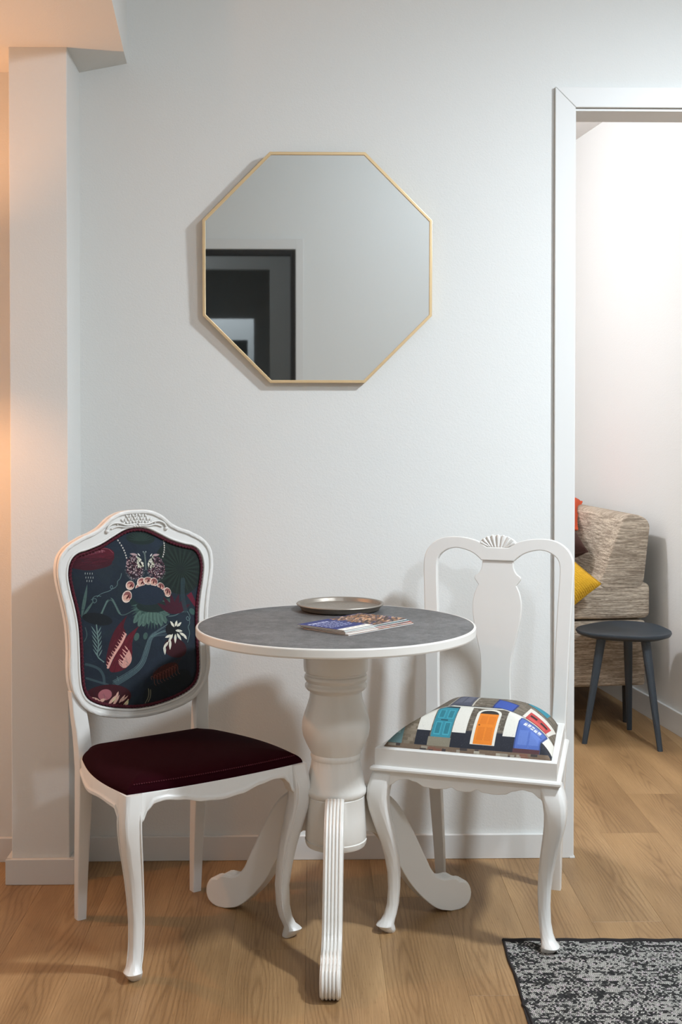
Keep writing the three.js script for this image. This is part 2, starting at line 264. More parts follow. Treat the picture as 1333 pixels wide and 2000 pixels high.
// ---------------------------------------------------------------- pedestal table
const TAB = [0.056, 0, 0.543], TH = 0.785, TR = 0.353;
const slate = dataTex(1024, 1024, (x, y) => {
  const u = x / 1024, v = y / 1024, a = fbm(u * 7 + v * 5, v * 16 - u * 6, 60, 4), b = fbm(u * 60, v * 60, 61, 3), c = vnoise(u * 400, v * 400, 62), k = 92 + (a - 0.5) * 34 + (b - 0.5) * 34 + (c - 0.5) * 26;
  return [k * 1.0, k * 0.985, k * 0.975];
}, true);
{
  const t = thing('pedestal_table', 'round white pedestal table with grey top between the two chairs', 'table', TAB, R(-3));
  const top = part('tabletop', crease(new THREE.LatheGeometry([V2(0, TH - 0.024), V2(TR - 0.006, TH - 0.024), V2(TR - 0.0015, TH - 0.0225), V2(TR, TH - 0.019), V2(TR, TH - 0.003), V2(TR - 0.001, TH - 0.0008), V2(TR - 0.003, TH), V2(TR - 0.006, TH), V2(TR - 0.006, TH - 0.004), V2(0, TH - 0.004)], 128), 0.3), M.lacquerTable, t, 'white rounded rim');
  const disc = new THREE.LatheGeometry([V2(TR - 0.0065, TH - 0.005), V2(TR - 0.0065, TH - 0.0005), V2(TR - 0.008, TH), V2(0, TH)], 128);
  { const p = disc.attributes.position, uv = disc.attributes.uv; for (let i = 0; i < p.count; i++) uv.setXY(i, p.getX(i) / 0.72 + 0.5, p.getZ(i) / 0.72 + 0.5); }
  part('tabletop_inlay', disc, new THREE.MeshStandardMaterial({ map: slate, roughness: 0.5 }), top, 'dark grey stone effect inlay');
  const prof = [[0.225, 0], [0.225, 0.068], [0.2275, 0.0745], [0.234, 0.0775], [0.242, 0.0785], [0.2435, 0.0755], [0.246, 0.0765], [0.25, 0.0775], [0.30, 0.0755], [0.352, 0.0735], [0.354, 0.072], [0.357, 0.0755], [0.365, 0.0785], [0.373, 0.0775], [0.38, 0.0735], [0.39, 0.0715], [0.41, 0.068], [0.43, 0.0635], [0.445, 0.0615], [0.449, 0.0635], [0.455, 0.0645], [0.461, 0.0625], [0.467, 0.0655], [0.485, 0.075], [0.505, 0.0835], [0.522, 0.0862], [0.54, 0.0855], [0.56, 0.0800], [0.58, 0.073], [0.60, 0.0672], [0.615, 0.0658], [0.619, 0.068], [0.622, 0.0735], [0.628, 0.0785], [0.634, 0.0785], [0.639, 0.075], [0.642, 0.0742], [0.646, 0.078], [0.652, 0.0805], [0.658, 0.079], [0.661, 0.0755], [0.665, 0.0765], [0.668, 0.0805], [0.68, 0.082], [0.72, 0.0825], [TH - 0.0242, 0.084], [TH - 0.0242, 0]];
  const dense = []; for (let i = 0; i < prof.length; i++) dense.push(V2(prof[i][1], prof[i][0]));
  part('pedestal', crease(new THREE.LatheGeometry(dense, 72), 0.55), M.lacquerTable, t, 'turned baluster column');
  // three scrolled legs, each with a reeded front
  const upper = curve2([[0.055, 0.362], [0.09, 0.362], [0.125, 0.345], [0.165, 0.312], [0.21, 0.24], [0.252, 0.158], [0.282, 0.105], [0.312, 0.088], [0.340, 0.087], [0.356, 0.081], [0.361, 0.074]], 34);
  const toe = curve2([[0.361, 0.074], [0.378, 0.071], [0.392, 0.056], [0.397, 0.034], [0.388, 0.012], [0.365, 0.001], [0.335, 0.001]], 14);
  const under = curve2([[0.335, 0.001], [0.295, 0.013], [0.25, 0.048], [0.205, 0.10], [0.165, 0.165], [0.125, 0.225], [0.09, 0.25], [0.055, 0.255]], 26);
  const side = [...upper, ...toe.slice(1), ...under.slice(1)].reverse();
  const body = plate(side, null, -0.0235, 0.0235, 0.0025, 0.25);
  const face = [...upper.slice(2), ...toe.slice(1, 11)];
  const reeds = []; for (const z of [-0.0168, -0.0084, 0, 0.0084, 0.0168]) { reeds.push(tube(face.filter((_, i) => i % 2 === 0).map(([r, y]) => [r, y, z]), 0.0038, 60, 8)); }
  const bodyR = body.clone().rotateY(-Math.PI / 2), reedR = merge(reeds).rotateY(-Math.PI / 2);
  for (let k = 0; k < 3; k++) { const leg = part('leg', bodyR, M.lacquerTable, t, 'scrolled leg'); leg.rotation.y = k * Math.PI * 2 / 3; part('reeding', reedR, M.lacquerTable, leg, 'five raised reeds along the leg'); }
}

// ---------------------------------------------------------------- things on the table
{
  const t = thing('tray', 'round bronze grey tray with low rim at the back of the table', 'tray', [0.072, TH, 0.30]);
  const g = new THREE.LatheGeometry([V2(0, 0.0005), V2(0.098, 0.0005), V2(0.106, 0.003), V2(0.1135, 0.0135), V2(0.118, 0.0155), V2(0.1195, 0.0175), V2(0.118, 0.0195), V2(0.1135, 0.0195), V2(0.1105, 0.0175), V2(0.107, 0.009), V2(0.102, 0.0062), V2(0, 0.005)], 96);
  const brushed = dataTex(512, 512, (x, y) => { const v = 120 + 60 * fbm(x / 30, y / 30, 80, 4) + 40 * (vnoise(x / 3, y / 3, 81) - 0.5); return [v, v, v]; });
  part('dish', crease(g, 0.5), new THREE.MeshStandardMaterial({ color: 0x9c9388, metalness: 0.75, roughness: 0.8, roughnessMap: brushed }), t);
  const mk = (name, label, dx, dz, y, turn, tint, paint) => {
    const th = 0.0026, b = thing(name, label, 'brochure', [0.1 + dx, TH + y, 0.572 + dz], turn, 'folded brochures piled on the table');
    const Lx = 0.122, Lz = 0.0755;                           // half length, half width
    const leaf = (y0, lift, z0, mat, nm) => { const g2 = new THREE.BoxGeometry(Lx * 2, 0.0006, Lz * 2, 10, 1, 10), p = g2.attributes.position; for (let i = 0; i < p.count; i++) { const k = p.getZ(i) / (2 * Lz) + 0.5; p.setY(i, p.getY(i) + y0 + lift * Math.sin(k * Math.PI / 2) - (p.getX(i) < -Lx * 0.8 ? (p.getX(i) + Lx * 0.8) ** 2 * -0.0 : 0)); p.setZ(i, p.getZ(i) + z0); } g2.computeVertexNormals(); return part(nm, g2, mat, b); };
    leaf(0.0003, 0, 0, M.paper, 'back_leaf'); leaf(0.0008, 0.0008, -0.0012, M.paper, 'inner_leaf'); leaf(0.0014, 0.0012, -0.0006, paint, 'cover');
    const fold = new THREE.CylinderGeometry(0.0011, 0.0011, Lx * 2, 8, 1).rotateZ(Math.PI / 2).translate(0, 0.0011, -Lz); part('fold', fold, tint, b);
  };
  M.paper = new THREE.MeshStandardMaterial({ color: 0xe9e6df, roughness: 0.7 });
  const plain = (c) => new THREE.MeshStandardMaterial({ color: c, roughness: 0.45 });
  const cover = (deep, a, b, words) => new THREE.MeshStandardMaterial({ roughness: 0.6, map: canvasTex(640, 400, (c, w, h) => {
    c.fillStyle = deep; c.fillRect(0, 0, w, h);
    const gx = 300; for (let i = 0; i < 900; i++) { const x = gx + rnd() * (w - gx), y = rnd() * h, k = rnd(); c.fillStyle = k < 0.45 ? '#3b2c22' : k < 0.75 ? a : b; c.globalAlpha = 0.55; c.beginPath(); c.ellipse(x, y, 8 + 34 * rnd(), 3 + 9 * rnd(), -0.5, 0, 7); c.fill(); }
    c.globalAlpha = 1; c.fillStyle = '#e6e2d8'; c.fillRect(0, h - 62, 290, 62);
    for (let i = 0; i < 5; i++) { c.fillStyle = '#1d1c1f'; c.fillRect(16 + i * 52, h - 46, 30, 5); }
    c.fillStyle = '#c9cfe8'; if (words) for (let r = 0; r < 6; r++) { let x = 26; const y = 60 + r * 38, hh = r === 0 ? 20 : 9; while (x < (r === 0 ? 200 : 250) ) { const l = 12 + rnd() * 34; c.fillRect(x, y, l, hh); x += l + 9; } }
  }) });
  mk('brochure', 'folded brochure at the bottom of the pile on the table', 0.014, 0.004, 0, R(46), plain(0xc9703a), cover('#b5592e', '#d98a4a', '#8c3c28', false));
  mk('brochure', 'folded brochure second from the bottom of the pile', 0.009, 0.001, 0.0030, R(45), plain(0xb33226), cover('#a93a28', '#c4472f', '#7c2620', false));
  mk('brochure', 'folded brochure third from the bottom of the pile', 0.004, 0.0, 0.0060, R(47), plain(0x47707c), cover('#40707e', '#5f8e98', '#2f4b55', false));
  mk('brochure', 'dark blue brochure with a warm photograph on top of the pile', -0.001, -0.002, 0.0090, R(48), plain(0x232c66), cover('#1c2766', '#9a6230', '#e0b48c', true));
}

// ---------------------------------------------------------------- octagonal mirror
{
  const t = thing('wall_mirror', 'octagonal wall mirror with a thin brass frame above the table', 'mirror', [0.0115, 1.7465, 0.0015]);
  t.rotation.x = R(1.7); t.position.z = 0.0115;
  const oct = (a) => { const k = a * Math.tan(Math.PI / 8); return [[-k, -a], [k, -a], [a, -k], [a, k], [k, a], [-k, a], [-a, k], [-a, -k]]; };
  const A = 0.3355;
  part('frame', plate(oct(A), oct(A - 0.0085).reverse(), 0, 0.024, 0.0012, 0.3), M.brass, t, 'thin brass frame');
  part('backing', plate(oct(A - 0.002), null, 0.001, 0.015, 0, 0.3), M.black, t);
  part('glass', plate(oct(A - 0.0085), null, 0.0152, 0.0192, 0, 0.3), M.mirror, t, 'mirror glass');
}

// ---------------------------------------------------------------- chair with printed back
const velvetNap = dataTex(512, 512, (x, y) => { const v = 140 + 70 * (fbm(x / 40, y / 40, 90, 3) - 0.5) + 60 * (vnoise(x / 1.5, y / 1.5, 91) - 0.5); return [v, v, v]; });
M.velvet = new THREE.MeshPhysicalMaterial({ color: 0x220208, roughness: 1, specularIntensity: 0.15, sheen: 0.4, sheenColor: new THREE.Color(0x6a0f26), sheenRoughness: 0.3, bumpMap: velvetNap, bumpScale: 0.0004 });
M.braid = new THREE.MeshStandardMaterial({ color: 0x4a0a1c, roughness: 0.9 });

function floral(c) {                                   // printed upholstery, drawn on a 1333 x 1793 sheet
  c.fillStyle = '#1b2531'; c.fillRect(0, 0, 1333, 1793);
  const blob = (col, x, y, rx, ry, rot = 0, al = 1) => { c.globalAlpha = al; c.fillStyle = col; c.beginPath(); c.ellipse(x, y, rx, ry, rot, 0, 7); c.fill(); c.globalAlpha = 1; };
  const line = (col, w, pts, al = 1) => { c.globalAlpha = al; c.strokeStyle = col; c.lineWidth = w; c.lineCap = 'round'; c.lineJoin = 'round'; c.beginPath(); c.moveTo(...pts[0]); for (let i = 1; i < pts.length - 1; i++) c.quadraticCurveTo(pts[i][0], pts[i][1], (pts[i][0] + pts[i + 1][0]) / 2, (pts[i][1] + pts[i + 1][1]) / 2); c.lineTo(...pts[pts.length - 1]); c.stroke(); c.globalAlpha = 1; };
  const poly = (col, pts) => { c.fillStyle = col; c.beginPath(); c.moveTo(...pts[0]); for (const p of pts.slice(1)) c.lineTo(...p); c.closePath(); c.fill(); };
  const leaf = (col, x, y, l, w, a) => { c.save(); c.translate(x, y); c.rotate(a); c.fillStyle = col; c.beginPath(); c.moveTo(0, 0); c.quadraticCurveTo(l * 0.4, -w, l, 0); c.quadraticCurveTo(l * 0.4, w, 0, 0); c.fill(); c.restore(); };
  for (let i = 0; i < 260; i++) blob(['#16202a', '#1f2b38', '#18252a', '#141c28', '#1d2d30'][i % 5], rr(0, 1333), rr(0, 1793), rr(30, 150), rr(20, 80), rr(0, 3), 0.3);
  for (let i = 0; i < 7; i++) blob('#10151a', rr(780, 1280), rr(1420, 1740), rr(80, 170), rr(60, 120), 0, 0.55);
  // round dark green leaf, upper right, and the shaded one on top
  blob('#141f1b', 1040, 440, 245, 250); for (let i = 0; i < 46; i++) { const a = i / 46 * 6.283; leaf(i % 2 ? '#1b2b22' : '#0f1815', 1040 + 30 * Math.cos(a), 460 + 30 * Math.sin(a), 215 + 30 * Math.sin(i * 2.1), 15, a); }
  blob('#16231f', 690, 190, 130, 55); for (let i = 0; i < 12; i++) leaf('#1f302a', 690, 215, 120, 12, -3.0 + i * 0.25);
  // red flower upper left
  blob('#430a18', 265, 390, 185, 92, -0.22); blob('#4c0c1b', 300, 350, 150, 66, -0.15); blob('#390917', 250, 430, 175, 52, -0.1);
  for (let i = 0; i < 24; i++) line('#c08a90', 3.5, [[165 + i * 9, 372 - i * 2.4], [172 + i * 8, 345 - i * 2], [182 + i * 8 + rr(-8, 8), 320 + rr(-14, 14)]], 0.6);
  for (let i = 0; i < 130; i++) { const a = rr(-0.5, 0.4), x = rr(110, 400), y = rr(330, 460); line(i % 2 ? '#6a1427' : '#2b0711', rr(1.5, 3.5), [[x, y], [x + 22, y - 10 + a * 8], [x + 50, y - 14 + a * 20]], 0.4); }
  line('#b5707a', 4, [[350, 290], [400, 285], [440, 330]], 0.6);
  for (const [x, y, n] of [[195, 515, 4], [200, 550, 4], [208, 580, 3]]) for (let i = 0; i < n; i++) leaf('#aab2a8', x + i * 19, y + 12, 22, 5, -1.5);
  // beads
  for (const [x0, y0, x1, y1] of [[490, 215, 548, 370], [905, 205, 880, 350]]) for (let i = 0; i <= 7; i++) blob('#bfb9ae', mixn(x0, x1, i / 7) + 10 * Math.sin(i / 7 * 3), mixn(y0, y1, i / 7), 6, 8);
  // moth
  for (const s of [-1, 1]) {
    const cx = 715 + s * 97; blob('#1a1218', cx, 445, 72, 100, s * -0.15);
    for (let i = 0; i < 330; i++) { const a = rr(0, 6.283), q = Math.sqrt(rnd()), x = cx + 78 * q * Math.cos(a), y = 452 + 106 * q * Math.sin(a), inn = s * (715 + s * 60 - x) > -18 && y < 455; blob(inn ? ['#d5d1bd', '#b9b8a0', '#6a6a58', '#e2dfd0'][i % 4] : ['#9c8f90', '#6c5a62', '#4b1a2b', '#b59a96', '#2c141f', '#3a1222'][Math.floor(rnd() * 6)], x, y, rr(4, inn ? 11 : 8), rr(3, 6), inn ? 1.2 + s * 0.5 : rr(0, 3)); }
    for (let i = 0; i < 40; i++) { const a = rr(0.2, 3.0) , x = cx + 80 * Math.cos(a), y = 452 + 108 * Math.sin(a); line('#8f8688', 2.5, [[x, y], [x + 6 * Math.cos(a), y + 7], [x + 12 * Math.cos(a), y + 14 * Math.sin(a)]], 0.7); }
    leaf('#a98f8e', cx - s * 30, 342, 70, 22, s > 0 ? -0.15 : Math.PI + 0.15); leaf('#d9d5ca', cx - s * 52, 352, 36, 11, s > 0 ? -0.9 : Math.PI + 0.9);
  }
  line('#59645f', 13, [[713, 330], [715, 400], [716, 470]]); blob('#59645f', 712, 325, 10, 12); blob('#9ba19a', 700, 312, 5, 6); blob('#9ba19a', 724, 310, 5, 6);
  // chain of pale shells
  for (const [x, y, rx, ry, t] of [[542, 715, 42, 56, 0.35], [572, 615, 38, 42, 0.5], [650, 635, 32, 38, 0.3], [672, 585, 38, 44, 0.6], [732, 572, 44, 36, 0.1], [785, 582, 36, 40, -0.3], [848, 622, 32, 38, -0.6], [908, 672, 34, 44, -0.3]]) {
    blob('#dcc6b6', x, y, rx, ry, t); blob('#8e5450', x + 3, y - 2, rx * 0.8, ry * 0.78, t); blob('#c99a88', x - rx * 0.15, y + ry * 0.22, rx * 0.62, ry * 0.5, t + 0.4); leaf('#3f1010', x - 6, y + ry * 0.42, ry * 0.95, 13, -1.15 + t * 0.5); leaf('#571717', x + 8, y + 4, ry * 0.55, 8, -0.2 + t); line('#e9dccb', 3, [[x - rx * 0.5, y + ry * 0.5], [x, y + ry * 0.7], [x + rx * 0.5, y + ry * 0.4]], 0.8);
  }
  // big drooping flower in the middle
  blob('#1a2b2b', 755, 760, 190, 70); for (let i = 0; i < 24; i++) { const a = 0.12 + i / 23 * 2.9; leaf(i % 2 ? '#3d564f' : '#2f4741', 775 + 45 * Math.cos(a), 775 + 34 * Math.sin(a), 150 + 55 * Math.sin(a), 22, a + (a < 0.8 ? -0.5 : 0)); }
  for (let i = 0; i < 8; i++) { const x = 632 + i * 34, y = 915 + 22 * Math.sin(i * 1.3) - Math.abs(i - 3) * 6, a = 0.5 - i * 0.13; blob('#50695f', x, y, 21, 62, a); blob('#435a52', x + 5, y, 9, 48, a); line('#6f897e', 3, [[x - 6, y - 40], [x - 10, y], [x - 6, y + 44]], 0.5); }
  for (let i = 0; i < 7; i++) blob('#465e56', 872 + i * 4, 760 + i * 20, 42 - i, 10, -0.25);
  blob('#182624', 775, 800, 150, 55); blob('#1b2634', 735, 700, 150, 90);
  blob('#3f5750', 628, 1072, 22, 36, 0.3); blob('#3f5750', 706, 1066, 20, 32, 0.2);
  // tendrils
  line('#66807c', 6, [[500, 510], [490, 560], [462, 575], [462, 620], [420, 650], [395, 640], [410, 612], [425, 635], [400, 665], [320, 690], [290, 720]], 0.75);
  line('#66807c', 6, [[320, 715], [290, 705], [250, 730], [262, 780], [290, 760], [280, 730], [245, 745]], 0.75);
  line('#475d57', 8, [[330, 880], [350, 800], [400, 730], [440, 790], [470, 870], [520, 885], [630, 815]], 0.85); for (let i = 0; i < 8; i++) { leaf('#587069', 400 + i * 9, 725 + i * 18, 46, 8, 0.7); leaf('#587069', 385 - i * 6, 740 + i * 15, 42, 8, 2.3); }
  leaf('#4a625d', 175, 905, 300, 26, -1.45); leaf('#4a625d', 180, 900, 170, 20, -1.05);
  blob('#12171c', 300, 915, 120, 52, 0.2);
  line('#6a827d', 9, [[290, 965], [300, 1060], [310, 1160], [290, 1240], [350, 1290]]); for (let i = 0; i < 6; i++) { leaf('#6a827d', 296 + i * 3, 1055 + i * 40, 95, 9, -2.1); leaf('#6a827d', 298 + i * 2, 1045 + i * 40, 72, 9, -1.15); }
  line('#4a625d', 8, [[205, 990], [225, 1050], [200, 1110]], 0.7);
  // flame-red petals
  const petal = (col, pts, dark, lite, n, ax, ay) => { c.save(); c.beginPath(); c.moveTo(...pts[0]); for (let i = 1; i < pts.length; i++) { const p = pts[i], q = pts[(i + 1) % pts.length]; c.quadraticCurveTo(p[0], p[1], (p[0] + q[0]) / 2, (p[1] + q[1]) / 2); } c.closePath(); c.fillStyle = col; c.fill(); c.clip(); const xs = pts.map((p) => p[0]), ys = pts.map((p) => p[1]), x0 = Math.min(...xs), x1 = Math.max(...xs), y0 = Math.min(...ys), y1 = Math.max(...ys); for (let i = 0; i < n; i++) { const x = rr(x0, x1), y = rr(y0, y1), l = rr(25, 70); line(i % 3 ? dark : lite, rr(1.5, 4), [[x, y], [x + ax * l * 0.5 + rr(-4, 4), y + ay * l * 0.5], [x + ax * l, y + ay * l]], 0.45); } c.restore(); };
  petal('#4a0c1a', [[545, 880], [500, 980], [540, 1030], [515, 1090], [478, 1180], [425, 1260], [395, 1340], [362, 1300], [378, 1190], [405, 1085], [450, 985]], '#2c0710', '#6e1526', 120, -0.35, 0.93);
  petal('#5a0f1e', [[650, 975], [600, 1060], [585, 1150], [594, 1235], [562, 1335], [500, 1375], [408, 1388], [392, 1345], [430, 1265], [470, 1175], [530, 1070]], '#35080f', '#7c1a2a', 150, -0.4, 0.9);
  const fringe = (pts, w, l, n) => { for (let i = 0; i < n; i++) { const k = i / (n - 1) * (pts.length - 1), j = Math.min(pts.length - 2, Math.floor(k)), f = k - j, x = mixn(pts[j][0], pts[j + 1][0], f), y = mixn(pts[j][1], pts[j + 1][1], f); leaf('#cf978a', x, y, l * rr(0.75, 1.2), w, -2.3 + rr(-0.15, 0.15)); leaf('#e0b5a6', x + 3, y + 2, l * 0.5, w * 0.5, -2.2); } };
  line('#d39c8f', 20, [[530, 1050], [500, 1120], [455, 1190], [415, 1260], [385, 1340]]); fringe([[536, 1052], [505, 1125], [460, 1195], [420, 1265], [390, 1335]], 9, 44, 13);
  petal('#cf978a', [[560, 1185], [590, 1240], [584, 1300], [545, 1345], [500, 1350], [505, 1290], [530, 1235]], '#b57a72', '#e0b5a6', 40, -0.4, 0.8); fringe([[552, 1190], [535, 1230], [520, 1270], [508, 1310], [505, 1340]], 12, 52, 7);
  // branch
  line('#2f4046', 44, [[450, 1480], [560, 1420], [680, 1330], [720, 1200], [750, 1080], [790, 1050]], 0.8);
  for (let i = 0; i < 13; i++) { const o = (i - 6) * 3.4, w = () => rr(-5, 5); line(i % 3 ? '#50666a' : '#7d9290', rr(2, 4.5), [[450 + o, 1480 + o], [560 + o + w(), 1420 + o + w()], [675 + o + w(), 1330 + o * 0.6], [718 + o + w(), 1200 + w()], [748 + o + w(), 1085], [800 + w(), 1045 + o], [rr(880, 960), 1000 + o * 3]], 0.6); }
  line('#5d7573', 9, [[750, 1080], [840, 1030], [940, 1020]], 0.8); line('#5d7573', 8, [[920, 890], [980, 890], [1040, 850], [1110, 850]], 0.8); line('#66807c', 7, [[1110, 850], [1150, 900], [1120, 940], [1090, 910], [1120, 885], [1140, 960], [1110, 990], [1140, 1040], [1110, 1130]], 0.8);
  line('#43585a', 22, [[215, 1310], [300, 1330], [350, 1400], [360, 1470]], 0.7); line('#43585a', 18, [[220, 1430], [300, 1460], [390, 1490]], 0.7); line('#5d7573', 5, [[465, 1420], [480, 1460]], 0.8);
  // dark red star flower right
  for (let i = 0; i < 6; i++) leaf('#3c0f1f', 975, 870, 190, 46, -2.6 + i * 0.42); poly('#5e1026', [[1100, 700], [1150, 670], [1215, 780], [1215, 830], [1160, 770]]); line('#27383d', 44, [[1060, 560], [1050, 700], [1090, 840]], 0.8); blob('#3a5650', 1165, 850, 40, 26, 0.6);
  // white star flower
  blob('#0d1015', 960, 1010, 70, 66); blob('#340913', 985, 1180, 115, 85, 0.3);
  for (const [x, y, l, a] of [[975, 990, 70, -2.2], [985, 985, 60, -1.3], [1000, 985, 60, -0.7], [985, 1020, 72, 0.1], [960, 1050, 90, 2.1], [985, 1050, 90, 1.6], [1000, 1045, 80, 1.0], [1025, 1040, 85, 0.5], [915, 1120, 80, 2.2], [935, 1100, 95, 1.6], [880, 1150, 90, 1.5], [1060, 1050, 70, 0.9], [950, 1060, 70, 2.8]]) leaf('#ddd9c6', x, y, l, 24, a);
  // orange-brown fan flower
  blob('#3b1511', 900, 1385, 125, 60, -0.42); for (let i = 0; i < 9; i++) { const x = 775 + i * 27, y = 1450 - i * 12; line('#7a473d', 5, [[x, y + 10], [x - 14, y - 18], [x + 8, y - 24], [x + 22, y + 10], [x + 26, y + 50], [x + 44, y + 62]], 0.9); line('#58201a', 3, [[x + 4, y - 10], [x + 10 + i * 3, y - 60], [x + 24 + i * 4, y - 86]], 0.8); }
  line('#a9a07e', 7, [[750, 1540], [765, 1600], [735, 1670]], 0.8); line('#a9a07e', 7, [[770, 1550], [780, 1610], [760, 1660]], 0.8);
  // bottom blossom
  blob('#3c0b15', 400, 1600, 200, 110); blob('#a8646a', 375, 1580, 58, 50); for (const [x, y, l, w, a] of [[260, 1600, 90, 26, 0.4], [330, 1640, 60, 30, -0.4], [410, 1670, 120, 30, -0.9], [450, 1680, 110, 26, -1.1], [470, 1610, 60, 20, -1.3], [500, 1660, 90, 22, -1.0], [520, 1650, 80, 16, -0.8], [560, 1690, 70, 22, -1.3]]) leaf('#d9ab98', x, y, l, w, a); for (const [x, y, l, a] of [[440, 1650, 60, -1.0], [540, 1680, 70, -0.9], [575, 1690, 60, -1.5]]) leaf('#d6cf9d', x, y, l, 12, a);
  for (let i = 0; i < 420; i++) { const x = rr(120, 1250), y = rr(120, 1700), a = rr(-0.6, 0.6) + (y > 900 ? 0.8 : 0); line(['#0f161d', '#26333d', '#1a2a2c'][i % 3], rr(2, 6), [[x, y], [x + 40 * Math.cos(a), y + 40 * Math.sin(a)], [x + 90 * Math.cos(a + 0.3), y + 90 * Math.sin(a + 0.3)]], 0.22); }
  for (let i = 0; i < 9000; i++) blob(i % 2 ? '#000000' : '#8fa0a4', rr(0, 1333), rr(0, 1793), 1.6, 1.6, 0, 0.10);
}

{
  const t = thing('upholstered_chair', 'white carved chair with dark floral back and maroon velvet seat', 'chair', [-0.3417, 0, 0.5314], R(34));
  const back = new THREE.Group(); back.name = 'backrest'; t.add(back);
  back.position.set(0, 0.46, -0.2); back.rotation.x = R(-5);                 // the back leans 5 degrees
  const Y = (pts) => pts.map(([x, y]) => [x, (y - 0.46) / Math.cos(R(5))]);
  const innerHalf = Y([[0, 1.010], [0.018, 1.009], [0.036, 1.004], [0.069, 0.988], [0.105, 0.970], [0.145, 0.957], [0.174, 0.949], [0.191, 0.929], [0.197, 0.900], [0.192, 0.860], [0.182, 0.815], [0.1745, 0.765], [0.173, 0.706], [0.173, 0.64], [0.169, 0.603], [0.157, 0.579], [0.131, 0.562], [0.09, 0.548], [0.033, 0.538], [0, 0.5365]]);
  const outerHalf = Y([[0, 1.060], [0.03, 1.059], [0.055, 1.053], [0.08, 1.040], [0.105, 1.019], [0.13, 1.006], [0.156, 0.997], [0.172, 0.989], [0.19, 0.980], [0.208, 0.966], [0.222, 0.947], [0.228, 0.922], [0.227, 0.885], [0.2135, 0.820], [0.2055, 0.770], [0.2035, 0.71], [0.206, 0.66], [0.204, 0.622], [0.192, 0.585], [0.168, 0.553], [0.14, 0.535], [0.1, 0.522], [0.045, 0.513], [0, 0.5105]]);
  const outline = (h, n) => { const f = mirrorOutline(h); return curve2(f, n, true).slice(0, -1); };
  const inn = outline(innerHalf, 150), out = outline(outerHalf, 170);
  part('back_frame', plate(out, offset(inn, -0.001).reverse(), -0.022, 0.008, 0.004, 0.25), M.lacquer, back, 'white carved frame');
  part('outer_moulding', plate(out, offset(out, 0.0115).reverse(), -0.006, 0.0145, 0.0045, 0.9), M.lacquer, back);
  const ib = offset(inn, -0.0055); part('inner_bead', tube(ib.filter((_, i) => i % 2 === 0).map(([x, y]) => [x, y, 0.008]), 0.0032, 220, 8, true), M.lacquer, back);
  const uvP = (x, y) => { const Yw = y * Math.cos(R(5)) + 0.46; return [(3051.6 * x - 139.6 * Yw + 792) / 1333, 1 - (-289.7 * x - 3383.8 * Yw + 3518.2) / 1793]; };
  const print = canvasTex(1333, 1793, (c) => floral(c));
  const pan = offset(inn, 0.004);
  part('back_upholstery', puff(pan, [0, 0.31], (x, y, k) => [x, y, 0.003 + 0.022 * (1 - k ** 3.2)], uvP), new THREE.MeshPhysicalMaterial({ map: print, roughness: 0.92, sheen: 0.25, sheenColor: new THREE.Color(0x39424c), sheenRoughness: 0.6, bumpMap: velvetNap, bumpScale: 0.0003 }), back, 'dark floral printed fabric with a moth and red petals');
  part('back_lining', plate(offset(inn, -0.004), null, -0.018, -0.008, 0.002, 0.6), M.velvet, back);
  { const rg = []; const n = 460, c = new THREE.CatmullRomCurve3(offset(inn, 0.004).map(([x, y]) => V3(x, y, 0)), true); for (let i = 0; i < n; i++) { const p = c.getPointAt(i / n), s = new THREE.SphereGeometry(0.0034, 6, 5); s.scale(1, 1, 0.8); s.translate(p.x + 0.0016 * (i % 2 ? 1 : -1) * Math.cos(i), p.y + 0.0016 * (i % 2 ? 1 : -1) * Math.sin(i), 0.0075); rg.push(s); } rg.push(tube(offset(inn, 0.004).filter((_, i) => i % 2 === 0).map(([x, y]) => [x, y, 0.006]), 0.0038, 220, 6, true)); part('braid', merge(rg), M.braid, back, 'maroon braid around the fabric'); }
  // carved crest
  const cy = (y) => (y - 0.46) / Math.cos(R(5)), cg = [];
  for (const s of [-1, 1]) {
    cg.push(tube([[0.004 * s, cy(1.0215), 0.011], [0.03 * s, cy(1.020), 0.013], [0.05 * s, cy(1.026), 0.013], [0.068 * s, cy(1.0265), 0.013], [0.082 * s, cy(1.019), 0.013], [0.088 * s, cy(1.008), 0.012]], 0.0028, 30, 8));
    cg.push(tube([[0.004 * s, cy(1.0185), 0.010], [0.03 * s, cy(1.0145), 0.012], [0.055 * s, cy(1.0175), 0.012], [0.075 * s, cy(1.0115), 0.011]], 0.002, 24, 8));
    cg.push(new THREE.SphereGeometry(0.0058, 14, 10).translate(0.087 * s, cy(1.006), 0.0105));
  }
  for (const s of [-1, 0, 1]) cg.push(new THREE.SphereGeometry(0.0032, 10, 8).translate(s * 0.008, cy(1.0165), 0.011));
  for (let r = 0; r < 3; r++) for (let i = -6 + r; i <= 6 - r; i++) { const x = i * 0.0092 + (r % 2) * 0.0046, y = 1.0285 + r * 0.0085 - Math.abs(x) * 0.09; if (Math.abs(x) > 0.056 - r * 0.013) continue; const b = new THREE.SphereGeometry(0.0048, 8, 6); b.scale(0.62, 1.05, 0.6); b.rotateZ((i % 2 ? 0.5 : -0.5) - x * 6); b.translate(x, cy(y), 0.010); cg.push(b); }
  part('crest_carving', merge(cg), M.lacquer, back, 'carved basket-work and scrolls');
